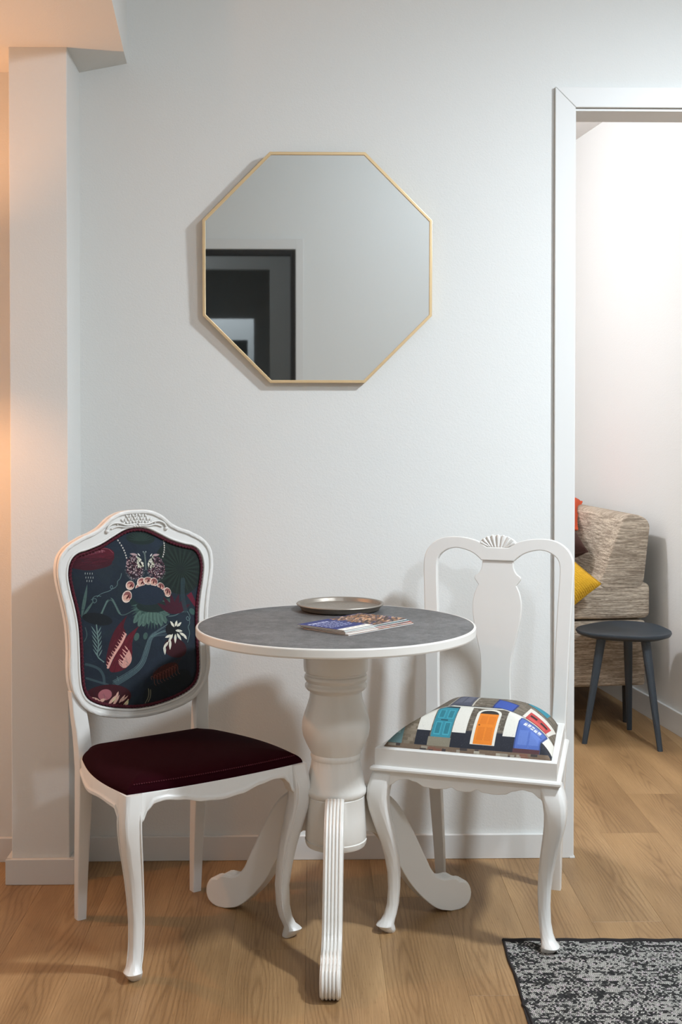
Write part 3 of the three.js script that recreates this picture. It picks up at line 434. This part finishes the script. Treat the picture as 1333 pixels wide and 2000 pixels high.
  // rear posts: upper part follows the back, lower part is the leg
  for (const s of [-1, 1]) {
    const rows = [[0, 0.170, -0.228, 0.0125, 0.0125], [0.12, 0.170, -0.222, 0.0145, 0.0145], [0.30, 0.170, -0.208, 0.0175, 0.0175], [0.40, 0.171, -0.200, 0.019, 0.019], [0.455, 0.172, -0.205, 0.0195, 0.018], [0.50, 0.175, -0.209, 0.0195, 0.016], [0.54, 0.179, -0.214, 0.0195, 0.014], [0.60, 0.186, -0.220, 0.016, 0.0125]];
    part('rear_leg', loft(rows.map(([y, x, z, rx, rz]) => squircle(s * x, y, z, rx, rz, 9)), { sharp: 0.5 }), M.lacquer, t);
  }
  // seat rail: a loop in plan, shaped below
  const plan = []; const N1 = 60, N2 = 50, N3 = 30;
  for (let i = 0; i < N1; i++) { const k = i / N1 * 2 - 1; plan.push([0.2435 * k, 0.204 + 0.016 * (1 - k * k), 'f', k]); }
  const sideX = (k) => mixn(0.2435, 0.186, k) + 0.030 * Math.sin(Math.PI * k) * (1 - 0.25 * k) - 0.020 * ss(0.85, 1, k) ** 1.6;
  for (let i = 0; i < N2; i++) { const k = i / N2; plan.push([sideX(k), mixn(0.204, -0.195, k), 's', k]); }
  for (let i = 0; i < N3; i++) { const k = i / N3; plan.push([mixn(0.166, -0.166, k), -0.195, 'b', k]); }
  for (let i = 0; i < N2; i++) { const k = 1 - i / N2; plan.push([-sideX(k), mixn(0.204, -0.195, k), 's', k]); }
  const frontLow = [[0, 0.394], [0.05, 0.398], [0.11, 0.411], [0.15, 0.4165], [0.174, 0.414], [0.197, 0.396], [0.206, 0.37], [0.25, 0.37]];
  const sideLow = [[0, 0.372], [0.07, 0.372], [0.13, 0.400], [0.3, 0.404], [0.6, 0.394], [0.85, 0.402], [1, 0.405]];
  const low = (p) => (p[2] === 'f' ? lut(frontLow, Math.abs(p[0])) : p[2] === 's' ? lut(sideLow, p[3]) : 0.405);
  const n = plan.length, SEAT = 0.441;
  const nrm = plan.map((p, i) => { const a = plan[(i + n - 1) % n], b = plan[(i + 1) % n], l = Math.hypot(b[0] - a[0], b[1] - a[1]); return [-(b[1] - a[1]) / l * -1 * -1, (b[0] - a[0]) / l]; });
  const ring = plan.map((p, i) => { const lo = low(p), [nx, nz] = [nrm[i][0], nrm[i][1]], at = (o, y) => [p[0] + nx * o, y, p[1] + nz * o]; return [at(-0.022, SEAT - 0.002), at(-0.001, SEAT - 0.0005), at(0.0005, SEAT - 0.003), at(0, lo + 0.014), at(0.001, lo + 0.012), at(0.0042, lo + 0.009), at(0.005, lo + 0.005), at(0.0035, lo + 0.001), at(0, lo), at(-0.022, lo + 0.001)]; });
  part('seat_rail', loft(ring, { loop: true, caps: false, sharp: 0.6 }), M.lacquer, t, 'shaped white seat rail with a beaded edge');
  // seat
  const rim = plan.map(([x, z], i) => [x - nrm[i][0] * 0.002, z - nrm[i][1] * 0.002]).reverse();
  part('seat', puff(rim, [0, 0.01], (x, z, k) => [x, SEAT - 0.002 + 0.037 * (1 - k ** 6) ** 0.5, z], (x, z) => [x * 3, z * 3], 30), M.velvet, t, 'dark maroon velvet seat');
  { const st = []; for (let i = 0; i < 74; i++) { const k = i / 73 * 1.9 - 0.95; const s = new THREE.SphereGeometry(0.0016, 5, 4); s.scale(1.4, 1, 1); const x = 0.231 * k, z = 0.196 + 0.015 * (1 - k * k); s.translate(x, SEAT + 0.0185, z - 0.002); st.push(s); } part('seat_stitching', merge(st), M.braid, t); }
  // cabriole front legs: square in section, swinging out along the diagonal
  const rows = [[0.0, 0.010, 0.0125, 3], [0.004, 0.012, 0.015, 3], [0.016, 0.0175, 0.0192, 3], [0.022, 0.0195, 0.0206, 3], [0.026, 0.018, 0.019, 3], [0.034, 0.0125, 0.0152, 3.4], [0.05, 0.0065, 0.0145, 4], [0.08, 0.0015, 0.0145, 5], [0.13, 0, 0.015, 6], [0.18, 0.004, 0.0163, 6], [0.23, 0.0105, 0.018, 6], [0.28, 0.019, 0.0202, 6], [0.32, 0.0265, 0.0218, 6], [0.355, 0.031, 0.0228, 6], [0.385, 0.0315, 0.0228, 6], [0.41, 0.029, 0.0222, 6], [0.43, 0.0265, 0.0215, 6], [0.4405, 0.0255, 0.021, 6]];
  const bead = rows.slice(4, -1), dive = (i) => (i === 0 ? 0.62 : i === 1 ? 0.86 : i >= bead.length - 2 ? 0.8 : 0.97);
  for (const s of [-1, 1]) {
    const leg = part('front_leg', loft(rows.map(([y, e, r, pw]) => squircle(s * (0.2015 + e), y, 0.169 + e, r, r, pw, 32)), { sharp: 0.75 }), M.lacquer, t, 'curved cabriole leg');
    part('leg_bead', tube(bead.map(([y, e, r], i) => [s * (0.2015 + e - r * 0.72), y, 0.169 + e + r * dive(i)]), 0.0026, 60, 7), M.lacquer, leg);
    part('leg_bead', tube(bead.map(([y, e, r], i) => [s * (0.2015 + e + r * dive(i)), y, 0.169 + e - r * 0.72]), 0.0026, 60, 7), M.lacquer, leg);
  }
}

// ---------------------------------------------------------------- splat-back chair with the printed doors
function doors(c) {                                          // 1024 x 1024, the front edge of the seat at the bottom
  const stone = (x0, y0, x1, y1, base) => { c.fillStyle = base; c.fillRect(x0, y0, x1 - x0, y1 - y0); for (let y = y0; y < y1; y += 17) for (let x = x0 - 20 * ((y / 17 | 0) % 2); x < x1; x += 34) { const k = rr(-26, 26); c.fillStyle = `rgb(${112 + k},${100 + k},${84 + k})`; c.globalAlpha = 0.75; const a = Math.max(x, x0), b = Math.min(x + 32, x1); if (b > a) c.fillRect(a, y, b - a, Math.min(15, y1 - y)); c.globalAlpha = 1; } };
  const R4 = (col, x, y, w, h) => { c.fillStyle = col; c.fillRect(x, y, w, h); };
  stone(0, 0, 1024, 1024, '#5c5246');
  // front row: y from 700 (top) to 1010 (sill)
  const T = 668, B = 985;
  R4('#3c4a4c', 0, T, 70, B - T); R4('#5d7b7c', 12, T + 50, 98, B - T - 50); R4('#86a19f', 30, T + 120, 60, 150); R4('#2f3d40', 20, T + 20, 80, 34);
  stone(112, T, 190, B, '#7a6c57');
  const white = (x, w) => { R4('#d9d4c8', x, T, w, B - T); R4('#1a1c26', x, B - 76, w, 76); };
  white(190, 84); white(406, 84);
  R4('#1d2f33', 274, T, 132, 60); R4('#2f7f8e', 280, T + 22, 122, B - T - 62); for (const [x, y] of [[294, 720], [350, 720], [294, 840], [350, 840]]) { R4('#3d95a3', x, y, 40, 90); R4('#26707d', x + 6, y + 8, 28, 74); } R4('#152022', 318, 822, 44, 7); R4('#7f7765', 268, B - 42, 140, 42);
  stone(490, T, 716, B, '#3f3a34'); R4('#1c1e27', 490, B - 92, 226, 92);
  c.fillStyle = '#d8d3c6'; c.beginPath(); c.moveTo(528, B - 20); c.lineTo(528, T + 76); c.quadraticCurveTo(530, T + 8, 602, T + 6); c.quadraticCurveTo(678, T + 8, 678, T + 76); c.lineTo(678, B - 20); c.fill();
  c.fillStyle = '#2a2420'; c.beginPath(); c.moveTo(544, T + 74); c.quadraticCurveTo(548, T + 26, 602, T + 24); c.quadraticCurveTo(658, T + 26, 662, T + 74); c.fill();
  R4('#d97a1c', 546, T + 66, 116, B - T - 88); for (const [x, y, h] of [[560, 760, 74], [610, 760, 74], [560, 858, 84], [610, 858, 84]]) R4('#cf7016', x, y, 40, h); R4('#5a3410', 556, 838, 10, 10);
  white(716, 84); white(946, 78);
  R4('#34487f', 792, T + 14, 160, B - T - 10); R4('#4a63a6', 800, T + 26, 144, B - T - 28); for (let r = 0; r < 3; r++) for (let k = 0; k < 5; k++) R4((r + k) % 3 ? '#d5d6d2' : '#8d93a4', 826 + k * 20, T + 58 + r * 32, 16, 26); R4('#5a73b3', 812, 858, 56, 90); R4('#5a73b3', 880, 858, 56, 90); R4('#16203f', 926, 826, 12, 10); R4('#4b2b2e', 790, B - 18, 160, 18); R4('#1a1c26', 950, B - 90, 60, 60);
  R4('#6d5a48', 0, B, 1024, 39); for (let i = 0; i < 30; i++) R4(['#8f8676', '#3a3230', '#77503f', '#a59c8a'][i % 4], rr(0, 980), B + rr(0, 22), rr(20, 60), 9);
  // second row: y from 330 to 640
  const T2 = 300, B2 = 640; R4('#15171c', 0, B2, 1024, 10); R4('#c9c4b8', 0, B2 + 10, 1024, 18);
  R4('#33508c', 60, T2 + 60, 110, B2 - T2 - 60); R4('#a9a397', 316, T2, 8, B2 - T2); R4('#494a58', 326, T2 + 40, 140, B2 - T2 - 40); R4('#5d5e6c', 344, T2 + 70, 46, 200); R4('#5d5e6c', 402, T2 + 70, 46, 200); R4('#b9b3a6', 470, T2, 9, B2 - T2);
  R4('#1f2f66', 600, T2 + 120, 130, B2 - T2 - 120); R4('#2f4a98', 610, T2 + 134, 110, B2 - T2 - 134); R4('#d2ccc0', 788, T2 + 40, 160, B2 - T2 - 40); R4('#b13a38', 806, T2 + 130, 126, B2 - T2 - 130); for (const x of [818, 880]) R4('#251a1e', x, T2 + 190, 40, 50); R4('#c84f49', 820, T2 + 260, 96, 60); R4('#5f4433', 975, T2 + 100, 49, B2 - T2 - 100);
  const T3 = 0, B3 = 270; R4('#15171c', 0, B3, 1024, 8); R4('#7b2f2c', 140, T3 + 60, 120, B3 - 60); R4('#3d6f5a', 420, T3 + 40, 120, B3 - 40); R4('#d0cabd', 680, T3, 70, B3); R4('#2f7f8e', 760, T3 + 40, 120, B3 - 40);
  for (let i = 0; i < 7000; i++) { c.globalAlpha = 0.08; R4(i % 2 ? '#000' : '#fff', rr(0, 1024), rr(0, 1024), 3, 3); } c.globalAlpha = 1;
}
{
  const t = thing('splat_back_chair', 'white splat-back chair with a cushion printed with coloured doors', 'chair', [0.4425, 0, 0.4369], R(-20));
  const back = new THREE.Group(); back.name = 'backrest'; t.add(back); back.position.set(-0.009, 0.5, -0.2); back.rotation.x = R(-5);
  const C5 = Math.cos(R(5)), Y = (pts) => pts.map(([x, y]) => [x, (y - 0.5) / C5]);
  const oh = Y([[0.031, 0.945], [0.040, 0.951], [0.052, 0.9595], [0.075, 0.967], [0.10, 0.9715], [0.13, 0.9725], [0.158, 0.9685], [0.182, 0.957], [0.200, 0.939], [0.2105, 0.915], [0.2125, 0.89], [0.211, 0.85], [0.207, 0.76], [0.203, 0.66], [0.199, 0.545], [0.196, 0.43]]);
  const ih = Y([[0.1575, 0.43], [0.162, 0.55], [0.165, 0.67], [0.169, 0.773], [0.1735, 0.86], [0.1738, 0.898], [0.168, 0.917], [0.147, 0.934], [0.122, 0.9405], [0.10, 0.938], [0.075, 0.930], [0.058, 0.919], [0.046, 0.908]]);
  const right = [...curve2(oh, 60), ...curve2(ih, 60)], left = right.map(([x, y]) => [-x, y]).reverse();
  part('back_frame', plate([...right, ...left].reverse(), null, -0.018, 0.004, 0.0025, 0.25), M.lacquer, back, 'white arched frame');
  const sh = Y([[0.043, 0.915], [0.044, 0.905], [0.045, 0.89], [0.053, 0.873], [0.064, 0.8645], [0.0655, 0.8585], [0.0535, 0.840]]), sl = Y([[0.0535, 0.840], [0.063, 0.819], [0.069, 0.79], [0.068, 0.757], [0.062, 0.722], [0.053, 0.682], [0.0445, 0.645], [0.0415, 0.607], [0.0415, 0.567], [0.0435, 0.52], [0.046, 0.45]]);
  const sr = [...curve2(sh, 26), ...curve2(sl, 40).slice(1)];
  part('splat', plate([...sr, ...sr.map(([x, y]) => [-x, y]).reverse()].reverse(), null, -0.014, -0.001, 0.0018, 0.25), M.lacquer, back, 'vase-shaped splat');
  { const rows = [], y0 = (0.9425 - 0.5) / C5; const g = []; const base = []; for (let i = 0; i <= 30; i++) { const a = Math.PI * i / 30; base.push([0.056 * Math.cos(a), y0 + 0.036 * Math.sin(a) ** 0.8]); } g.push(plate([...base], null, -0.014, 0.001, 0.002, 0.6));
    for (let i = 0; i < 9; i++) { const a = Math.PI * (0.1 + 0.8 * i / 8), ex = 0.053 * Math.cos(a), ey = 0.037 * Math.sin(a) ** 0.8; g.push(loft([0, 0.25, 0.5, 0.75, 0.93, 1].map((k) => { const r = [0.002, 0.0029, 0.0038, 0.0047, 0.0043, 0.0015][[0, 0.25, 0.5, 0.75, 0.93, 1].indexOf(k)], bx = 0.026 * Math.cos(a), x = mixn(bx, ex, k), y = y0 + 0.004 + (ey - 0.002) * k, nx = -Math.sin(Math.atan2(ey, ex - bx)), ny = Math.cos(Math.atan2(ey, ex - bx)), o = []; for (let j = 0; j < 10; j++) { const b = j / 10 * 6.2832; o.push([x + nx * r * Math.cos(b), y + ny * r * Math.cos(b), 0.001 + r * 0.9 * Math.sin(b)]); } return o; }))); }
    part('shell_crest', merge(g), M.lacquer, back, 'carved shell'); }
  for (const s of [-1, 1]) part('rear_leg', loft([[0, -0.165, -0.247, 0.0125], [0.1, -0.167, -0.236, 0.014], [0.25, -0.172, -0.219, 0.0165], [0.36, -0.177, -0.209, 0.018], [0.45, -0.178, -0.206, 0.018], [0.47, -0.178, -0.207, 0.011]].map(([y, x, z, r]) => squircle(-0.009 + s * -x, y, z, r * 1.05, r * 0.9, 10)), { sharp: 0.5 }), M.lacquer, t);
  // seat box on a moulded ledge, shaped apron below
  const FW = 0.229, BW = 0.186, ZF = 0.214, ZB = -0.195;
  const trap = (o) => [[-FW - o, ZF + o], [FW + o, ZF + o], [BW + o, ZB - o], [-BW - o, ZB - o]];
  const ringBox = (prof, n = 4) => { const rows = trap(0).map((_, i) => prof.map(([o, y]) => { const q = trap(o)[i]; return [q[0], y, q[1]]; })); return loft(rows, { loop: true, caps: false, sharp: 0.5 }); };
  part('seat_box', ringBox([[-0.017, 0.428], [-0.017, 0.474], [-0.015, 0.4765], [-0.003, 0.4765], [0, 0.474], [0, 0.428]]), M.lacquer, t, 'white box frame around the cushion');
  part('ledge_moulding', ringBox([[-0.02, 0.418], [-0.02, 0.432], [0.002, 0.432], [0.0075, 0.4305], [0.0105, 0.427], [0.0105, 0.4225], [0.0075, 0.419], [0.004, 0.418]]), M.lacquer, t);
  const lowF = [[0, 0.3835], [0.015, 0.3845], [0.0325, 0.392], [0.048, 0.386], [0.075, 0.384], [0.10, 0.3865], [0.125, 0.397], [0.145, 0.402], [0.165, 0.399], [0.19, 0.384], [0.2, 0.36], [0.23, 0.36]];
  { const pts = [], NN = 110; for (let i = 0; i <= NN; i++) { const x = -0.212 + 0.424 * i / NN; pts.push([x, lowF.length ? lut(lowF, Math.abs(x)) : 0]); } part('apron', plate([...pts, [0.212, 0.419], [-0.212, 0.419]], null, ZF - 0.022, ZF - 0.002, 0.002, 0.25), M.lacquer, t, 'scalloped apron'); }
  for (const s of [-1, 1]) { const pts = []; for (let i = 0; i <= 60; i++) { const k = i / 60, z = mixn(-0.19, 0.19, k); pts.push([z, lut([[-0.19, 0.395], [-0.1, 0.4], [0, 0.388], [0.08, 0.396], [0.13, 0.4], [0.165, 0.385], [0.19, 0.36]], z)]); } const g = plate([...pts, [0.19, 0.419], [-0.19, 0.419]], null, -0.009, 0.009, 0.002, 0.4); g.rotateY(-Math.PI / 2); g.rotateY(s * Math.atan2(FW - BW, ZF - ZB)); g.translate(s * 0.199, 0, 0.01); part('side_apron', g, M.lacquer, t); }
  part('rear_rail', rbox(-0.175, 0.175, 0.385, 0.42, -0.205, -0.187, 0.002), M.lacquer, t);
  const rows = [[0, 0.0095, 0.014, 2.4], [0.003, 0.0105, 0.0165, 2.4], [0.012, 0.015, 0.02, 2.4], [0.019, 0.0185, 0.0225, 2.4], [0.0225, 0.0175, 0.0215, 2.4], [0.03, 0.013, 0.0178, 2.6], [0.045, 0.0075, 0.0157, 2.8], [0.07, 0.0025, 0.0148, 3], [0.11, 0, 0.015, 3], [0.15, 0.0005, 0.0162, 3], [0.19, 0.0045, 0.0178, 3.2], [0.24, 0.0135, 0.0205, 3.4], [0.285, 0.0235, 0.0232, 3.6], [0.32, 0.0305, 0.0252, 3.8], [0.35, 0.033, 0.0268, 4], [0.375, 0.0305, 0.0278, 4.2], [0.395, 0.0255, 0.0278, 4.5], [0.41, 0.0215, 0.0262, 5], [0.4185, 0.019, 0.0255, 5]];
  for (const s of [-1, 1]) part('front_leg', loft(rows.map(([y, e, r, pw]) => squircle(s * (0.1915 + e), y, 0.168 + e, r, r, pw, 32)), { sharp: 0.8 }), M.lacquer, t, 'curved cabriole leg');
  // cushion
  const rim = []; { const q = trap(-0.016), k = 34; for (let e = 0; e < 4; e++) { const a = q[e], b = q[(e + 1) % 4]; for (let i = 0; i < k; i++) rim.push([mixn(a[0], b[0], i / k), mixn(a[1], b[1], i / k)]); } rim.reverse(); }
  const printed = canvasTex(1024, 1024, (c) => doors(c));
  part('seat_cushion', puff(rim, [0, -0.01], (x, z, k) => [x, 0.470 + 0.094 * (1 - k ** 2.3) ** 0.75, z], (x, z) => [0.5 + x / 0.425, clamp((0.205 - z) / 0.42, 0, 1)], 34), new THREE.MeshStandardMaterial({ map: printed, roughness: 0.8, bumpMap: velvetNap, bumpScale: 0.0002 }), t, 'cushion printed with rows of painted doors');
  { const q = []; const e = 40; for (let i = 0; i <= e; i++) { const x = -0.195 + 0.39 * i / e; } }
}

// ---------------------------------------------------------------- rug
{
  const P = 0.0072, SX = 0.5, NR = 80, NS = 112;               // height of a woven row, size of the pattern, rows and stitches in it
  const weave = (x, y) => {
    const rowF = y / 1024 * NR, row = Math.floor(rowF), f = rowF - row, lean = (row % 2 ? f : 1 - f) * 1.1, s = x / 1024 * NS + lean, st = Math.floor(s), fs = s - st;
    const run = fbm(st * 0.12 + Math.floor(row / 2) * 3.7, row * 0.3, 140, 3), run2 = fbm(st * 0.04 + 9, row * 0.8, 145, 2), k = hash(((st % NS) + NS) % NS, row, 141) * 0.85 + (run - 0.5) * 1.0 + (run2 - 0.5) * 0.7 + 0.10;
    const gap = clamp(Math.min(fs, 1 - fs) * 3.4 + 0.1) * clamp(Math.min(f, 1 - f) * 6 + 0.2);
    return [k, gap, hash(st, row, 142)];
  };
  const map = dataTex(1024, 1024, (x, y) => { const [k, g, h] = weave(x, y); let v = mixn(24, 172, ss(0.26, 0.70, k)); v += (h - 0.5) * 34; v *= 0.42 + 0.58 * g; const w = h > 0.86 ? 0.93 : 0.98; return [v, v * w, v * 0.93]; }, true);
  const bump = dataTex(1024, 1024, (x, y) => { const [, g, h] = weave(x, y), v = 255 * g * (0.8 + 0.2 * h); return [v, v, v]; });
  const t = thing('woven_rug', 'black and white woven rug on the floor under one chair foot', 'rug', [0.471, 0, 0.604], R(-1.6));
  const Wd = 1.45, D = 1.15, rows = Math.round(D / P), pos = [], uv = [], idx = [], sub = 4, cols = 60;
  for (let j = 0; j <= rows * sub; j++) for (let i = 0; i <= cols; i++) { const z = j / (rows * sub) * D, x = i / cols * Wd, fr = (j % sub) / sub, wob = 0.0018 * Math.sin(z * 31 + 1) * (1 - i / cols); pos.push(x + z * 0.022 * (1 - i / cols) + wob, 0.0036 + 0.0010 * Math.abs(Math.sin(fr * Math.PI)), z); uv.push(x / SX, z / (P * NR)); }
  for (let j = 0; j < rows * sub; j++) for (let i = 0; i < cols; i++) { const a = j * (cols + 1) + i, b = a + 1, c = a + cols + 1, d = c + 1; idx.push(a, c, b, b, c, d); }
  const g = new THREE.BufferGeometry(); g.setAttribute('position', new THREE.Float32BufferAttribute(pos, 3)); g.setAttribute('uv', new THREE.Float32BufferAttribute(uv, 2)); g.setIndex(idx); g.computeVertexNormals();
  part('weave', g, new THREE.MeshStandardMaterial({ map, bumpMap: bump, bumpScale: 0.0010, roughness: 0.95 }), t, 'braided black, grey and white weave');
  const bind = new THREE.MeshStandardMaterial({ color: 0x1d1716, roughness: 0.95 });
  part('rug_backing', box(0.002, Wd, 0, 0.003, 0, D), bind, t);
  part('end_binding', tube(Array.from({ length: 60 }, (_, i) => [i / 59 * Wd, 0.0045, 0.003 + 0.0016 * Math.sin(i * 1.7)]), 0.0062, 160, 8).scale(1, 0.75, 1.35), bind, t, 'black binding');
  part('side_edge', tube(Array.from({ length: 70 }, (_, i) => { const z = i / 69 * D; return [z * 0.022 + 0.0018 * Math.sin(z * 31 + 1) + (i === 21 ? -0.004 : 0), 0.0032, z]; }), 0.0030, 260, 6), bind, t, 'dark side edge');
}

// ---------------------------------------------------------------- next room: sofa, cushions, stool
const SW = [1.5202, -1.4143], WD = [-0.1249, -0.9922], WN = [-0.9922, 0.1249];     // a point of the wall, along it, out of it
const sofaAt = (along, out, y = 0) => [SW[0] + WD[0] * along + WN[0] * out, y, SW[1] + WD[1] * along + WN[1] * out];
{
  const chen = (x, y) => { const w = fbm(x / 46, y / 3.2, 170, 3), s = fbm(x / 9, y / 2.1, 173, 2), p = fbm(x / 150, y / 60, 176, 3); return (w - 0.5) * 1.5 + (s - 0.5) * 0.8 + (p - 0.5) * 0.5; };
  const map = dataTex(768, 768, (x, y) => { const k = clamp(0.56 + chen(x, y), 0, 1); return [mixn(126, 196, k), mixn(112, 180, k), mixn(96, 160, k)]; }, true, [1 / 0.9, 1 / 0.9]);
  const bump = dataTex(768, 768, (x, y) => { const k = 255 * clamp(0.5 + chen(x, y), 0, 1); return [k, k, k]; }, false, [1 / 0.9, 1 / 0.9]);
  const fab = new THREE.MeshPhysicalMaterial({ map, bumpMap: bump, bumpScale: 0.0018, roughness: 0.95, sheen: 0.3, sheenColor: new THREE.Color(0x8f8270), sheenRoughness: 0.5 });
  // local axes: x out of the wall, z towards the camera along the wall
  const t = thing('sofa', 'beige chenille sofa against the wall of the next room', 'sofa', sofaAt(0.19, 0), 0);
  t.rotation.y = Math.atan2(0.1249, 0.9922); // local +z points along -WD
  const L = 1.7, prof = (pts, r, nm, label) => { const g = plate(pts.map(([x, y]) => [-(x - 0.037), y - 0.011]), null, -L, 0, r, 1.2); return part(nm, boxUV(g), fab, t, label); };
  const roundPoly = (pts, r) => { const out = []; const n = pts.length; pts.forEach((p, i) => { const a = pts[(i + n - 1) % n], b = pts[(i + 1) % n], la = Math.hypot(a[0] - p[0], a[1] - p[1]), lb = Math.hypot(b[0] - p[0], b[1] - p[1]), q = Math.min(r, la / 2, lb / 2); for (let k = 0; k <= 5; k++) { const s = k / 5, A = [p[0] + (a[0] - p[0]) * q / la, p[1] + (a[1] - p[1]) * q / la], Bq = [p[0] + (b[0] - p[0]) * q / lb, p[1] + (b[1] - p[1]) * q / lb]; out.push([(1 - s) ** 2 * A[0] + 2 * s * (1 - s) * p[0] + s * s * Bq[0], (1 - s) ** 2 * A[1] + 2 * s * (1 - s) * p[1] + s * s * Bq[1]]); } }); return out; };
  prof(roundPoly([[0.118, 0.185], [0.118, 0.462], [0.80, 0.462], [0.80, 0.185]].map(([x, y]) => [x, y]), 0.015), 0.012, 'base', 'fabric covered base');
  prof(roundPoly([[0.096, 0.470], [0.096, 0.622], [0.83, 0.632], [0.83, 0.470]], 0.03), 0.022, 'seat_cushion');
  prof(roundPoly([[0.334, 0.595], [0.130, 0.595], [0.098, 0.88], [0.145, 0.915], [0.222, 0.912]].reverse(), 0.05), 0.009, 'backrest', 'sloping backrest');
  for (const [x, z] of [[-0.17, -0.08], [-0.74, -0.08], [-0.17, -1.62], [-0.74, -1.62]]) part('leg', new THREE.CylinderGeometry(0.022, 0.017, 0.178, 16).translate(x + 0.037, 0.089, z), M.black, t);
  const pillow = (name, label, cat, w, h, d, pos, rot, mat) => {
    const p = thing(name, label, cat, pos, 0, 'cushions on the sofa'); p.rotation.set(...rot, 'YXZ');
    const n = 40, ps = [], us = [], ix = []; for (const s of [1, -1]) { const base = ps.length / 3; for (let j = 0; j <= n; j++) for (let i = 0; i <= n; i++) { const u = i / n * 2 - 1, v = j / n * 2 - 1, pin = 1 - 0.06 * (1 - u * u) * v * v - 0, pinv = 1 - 0.06 * (1 - v * v) * u * u; ps.push(u * w / 2 * pinv, v * h / 2 * pin, s * d / 2 * ((1 - u ** 4) * (1 - v ** 4)) ** 0.5); us.push(u * w / 2 * 4, v * h / 2 * 4); } for (let j = 0; j < n; j++) for (let i = 0; i < n; i++) { const a = base + j * (n + 1) + i, b = a + 1, c = a + n + 1, e = c + 1; if (s > 0) ix.push(a, b, c, b, e, c); else ix.push(a, c, b, b, c, e); } }
    const g = new THREE.BufferGeometry(); g.setAttribute('position', new THREE.Float32BufferAttribute(ps, 3)); g.setAttribute('uv', new THREE.Float32BufferAttribute(us, 2)); g.setIndex(ix); g.computeVertexNormals();
    part('cover', g, mat, p); const e = []; for (let k = 0; k < 160; k++) { const a = k / 40, f = a % 1, s4 = Math.floor(a); const u = s4 === 0 ? mixn(-1, 1, f) : s4 === 1 ? 1 : s4 === 2 ? mixn(1, -1, f) : -1, v = s4 === 0 ? -1 : s4 === 1 ? mixn(-1, 1, f) : s4 === 2 ? 1 : mixn(1, -1, f); e.push([u * w / 2 * (1 - 0.06 * (1 - v * v) * u * u), v * h / 2 * (1 - 0.06 * (1 - u * u) * v * v), 0]); }
    part('piping', new THREE.TubeGeometry(new THREE.CatmullRomCurve3(e.map((q) => V3(...q)), true), 200, 0.004, 6, true), mat, p); return p;
  };
  const knit = dataTex(512, 512, (x, y) => { const r = Math.abs(Math.sin((x + y * 0.0) / 512 * Math.PI * 26)), s = 0.5 + 0.5 * Math.sin(y / 512 * Math.PI * 60 + Math.floor(x / 512 * 26) * 1.6), v = 255 * (0.25 + 0.55 * r + 0.2 * s); return [v, v, v]; });
  const yellow = new THREE.MeshStandardMaterial({ color: 0xd9a521, roughness: 0.9, bumpMap: knit, bumpScale: 0.004 });
  const orange = new THREE.MeshStandardMaterial({ color: 0xd8552a, roughness: 0.85, bumpMap: velvetNap, bumpScale: 0.0005 });
  const brown = new THREE.MeshPhysicalMaterial({ color: 0x3a2018, roughness: 0.95, sheen: 0.4, sheenColor: new THREE.Color(0x7a4a38), bumpMap: velvetNap, bumpScale: 0.002 });
  pillow('cushion', 'mustard yellow ribbed cushion at the near end of the sofa', 'cushion', 0.40, 0.40, 0.15, sofaAt(0.13, 0.607, 0.632), [R(-26), R(-12), R(45)], yellow);
  pillow('cushion', 'orange cushion leaning on the sofa back', 'cushion', 0.42, 0.42, 0.14, sofaAt(0.80, 0.385, 0.86), [R(-76), R(-18), R(3)], orange);
  pillow('cushion', 'dark brown plush cushion in front of the orange one', 'cushion', 0.30, 0.30, 0.14, sofaAt(0.46, 0.45, 0.785), [R(-55), R(-12), R(20)], brown);
}
{
  const t = thing('stool', 'small black three-legged stool in front of the sofa', 'stool', [1.268, 0, -1.36]);
  const mat = new THREE.MeshStandardMaterial({ color: 0x2a333b, roughness: 0.45 });
  const feet = [[-0.176, 0.052], [0.097, 0.176], [0.063, -0.17]], dirs = feet.map(([x, z]) => Math.atan2(z, x));
  const rad = (a) => { let v = 0.165; for (const d of dirs) { const q = Math.cos(a - d); if (q > 0) v += 0.042 * q ** 3; } return v; };
  const ringAt = (k, y, dish) => { const o = []; for (let i = 0; i < 96; i++) { const a = -i / 96 * 6.28318, r = rad(a) * k; o.push([r * Math.cos(a), y + dish, r * Math.sin(a)]); } return o; };
  part('seat', loft([ringAt(0.02, 0.428, 0), ringAt(0.8, 0.428, 0), ringAt(0.97, 0.436, 0.004), ringAt(1, 0.446, 0.004), ringAt(0.99, 0.451, 0.005), ringAt(0.94, 0.4515, 0.003), ringAt(0.75, 0.447, 0), ringAt(0.45, 0.444, 0), ringAt(0.02, 0.442, 0)], { sharp: 0.9 }), mat, t, 'dished black wooden seat with three rounded corners');
  for (const [x, z] of feet) { const k = 0.58, rows = []; for (let i = 0; i <= 8; i++) { const s = i / 8, r = mixn(0.0105, 0.019, s); rows.push(squircle(mixn(x, x * k, s), s * 0.43, mixn(z, z * k, s), r, r, 2.6, 20)); } part('leg', loft(rows, { sharp: 0.9 }), mat, t); }
}
renderer.render(scene, camera);
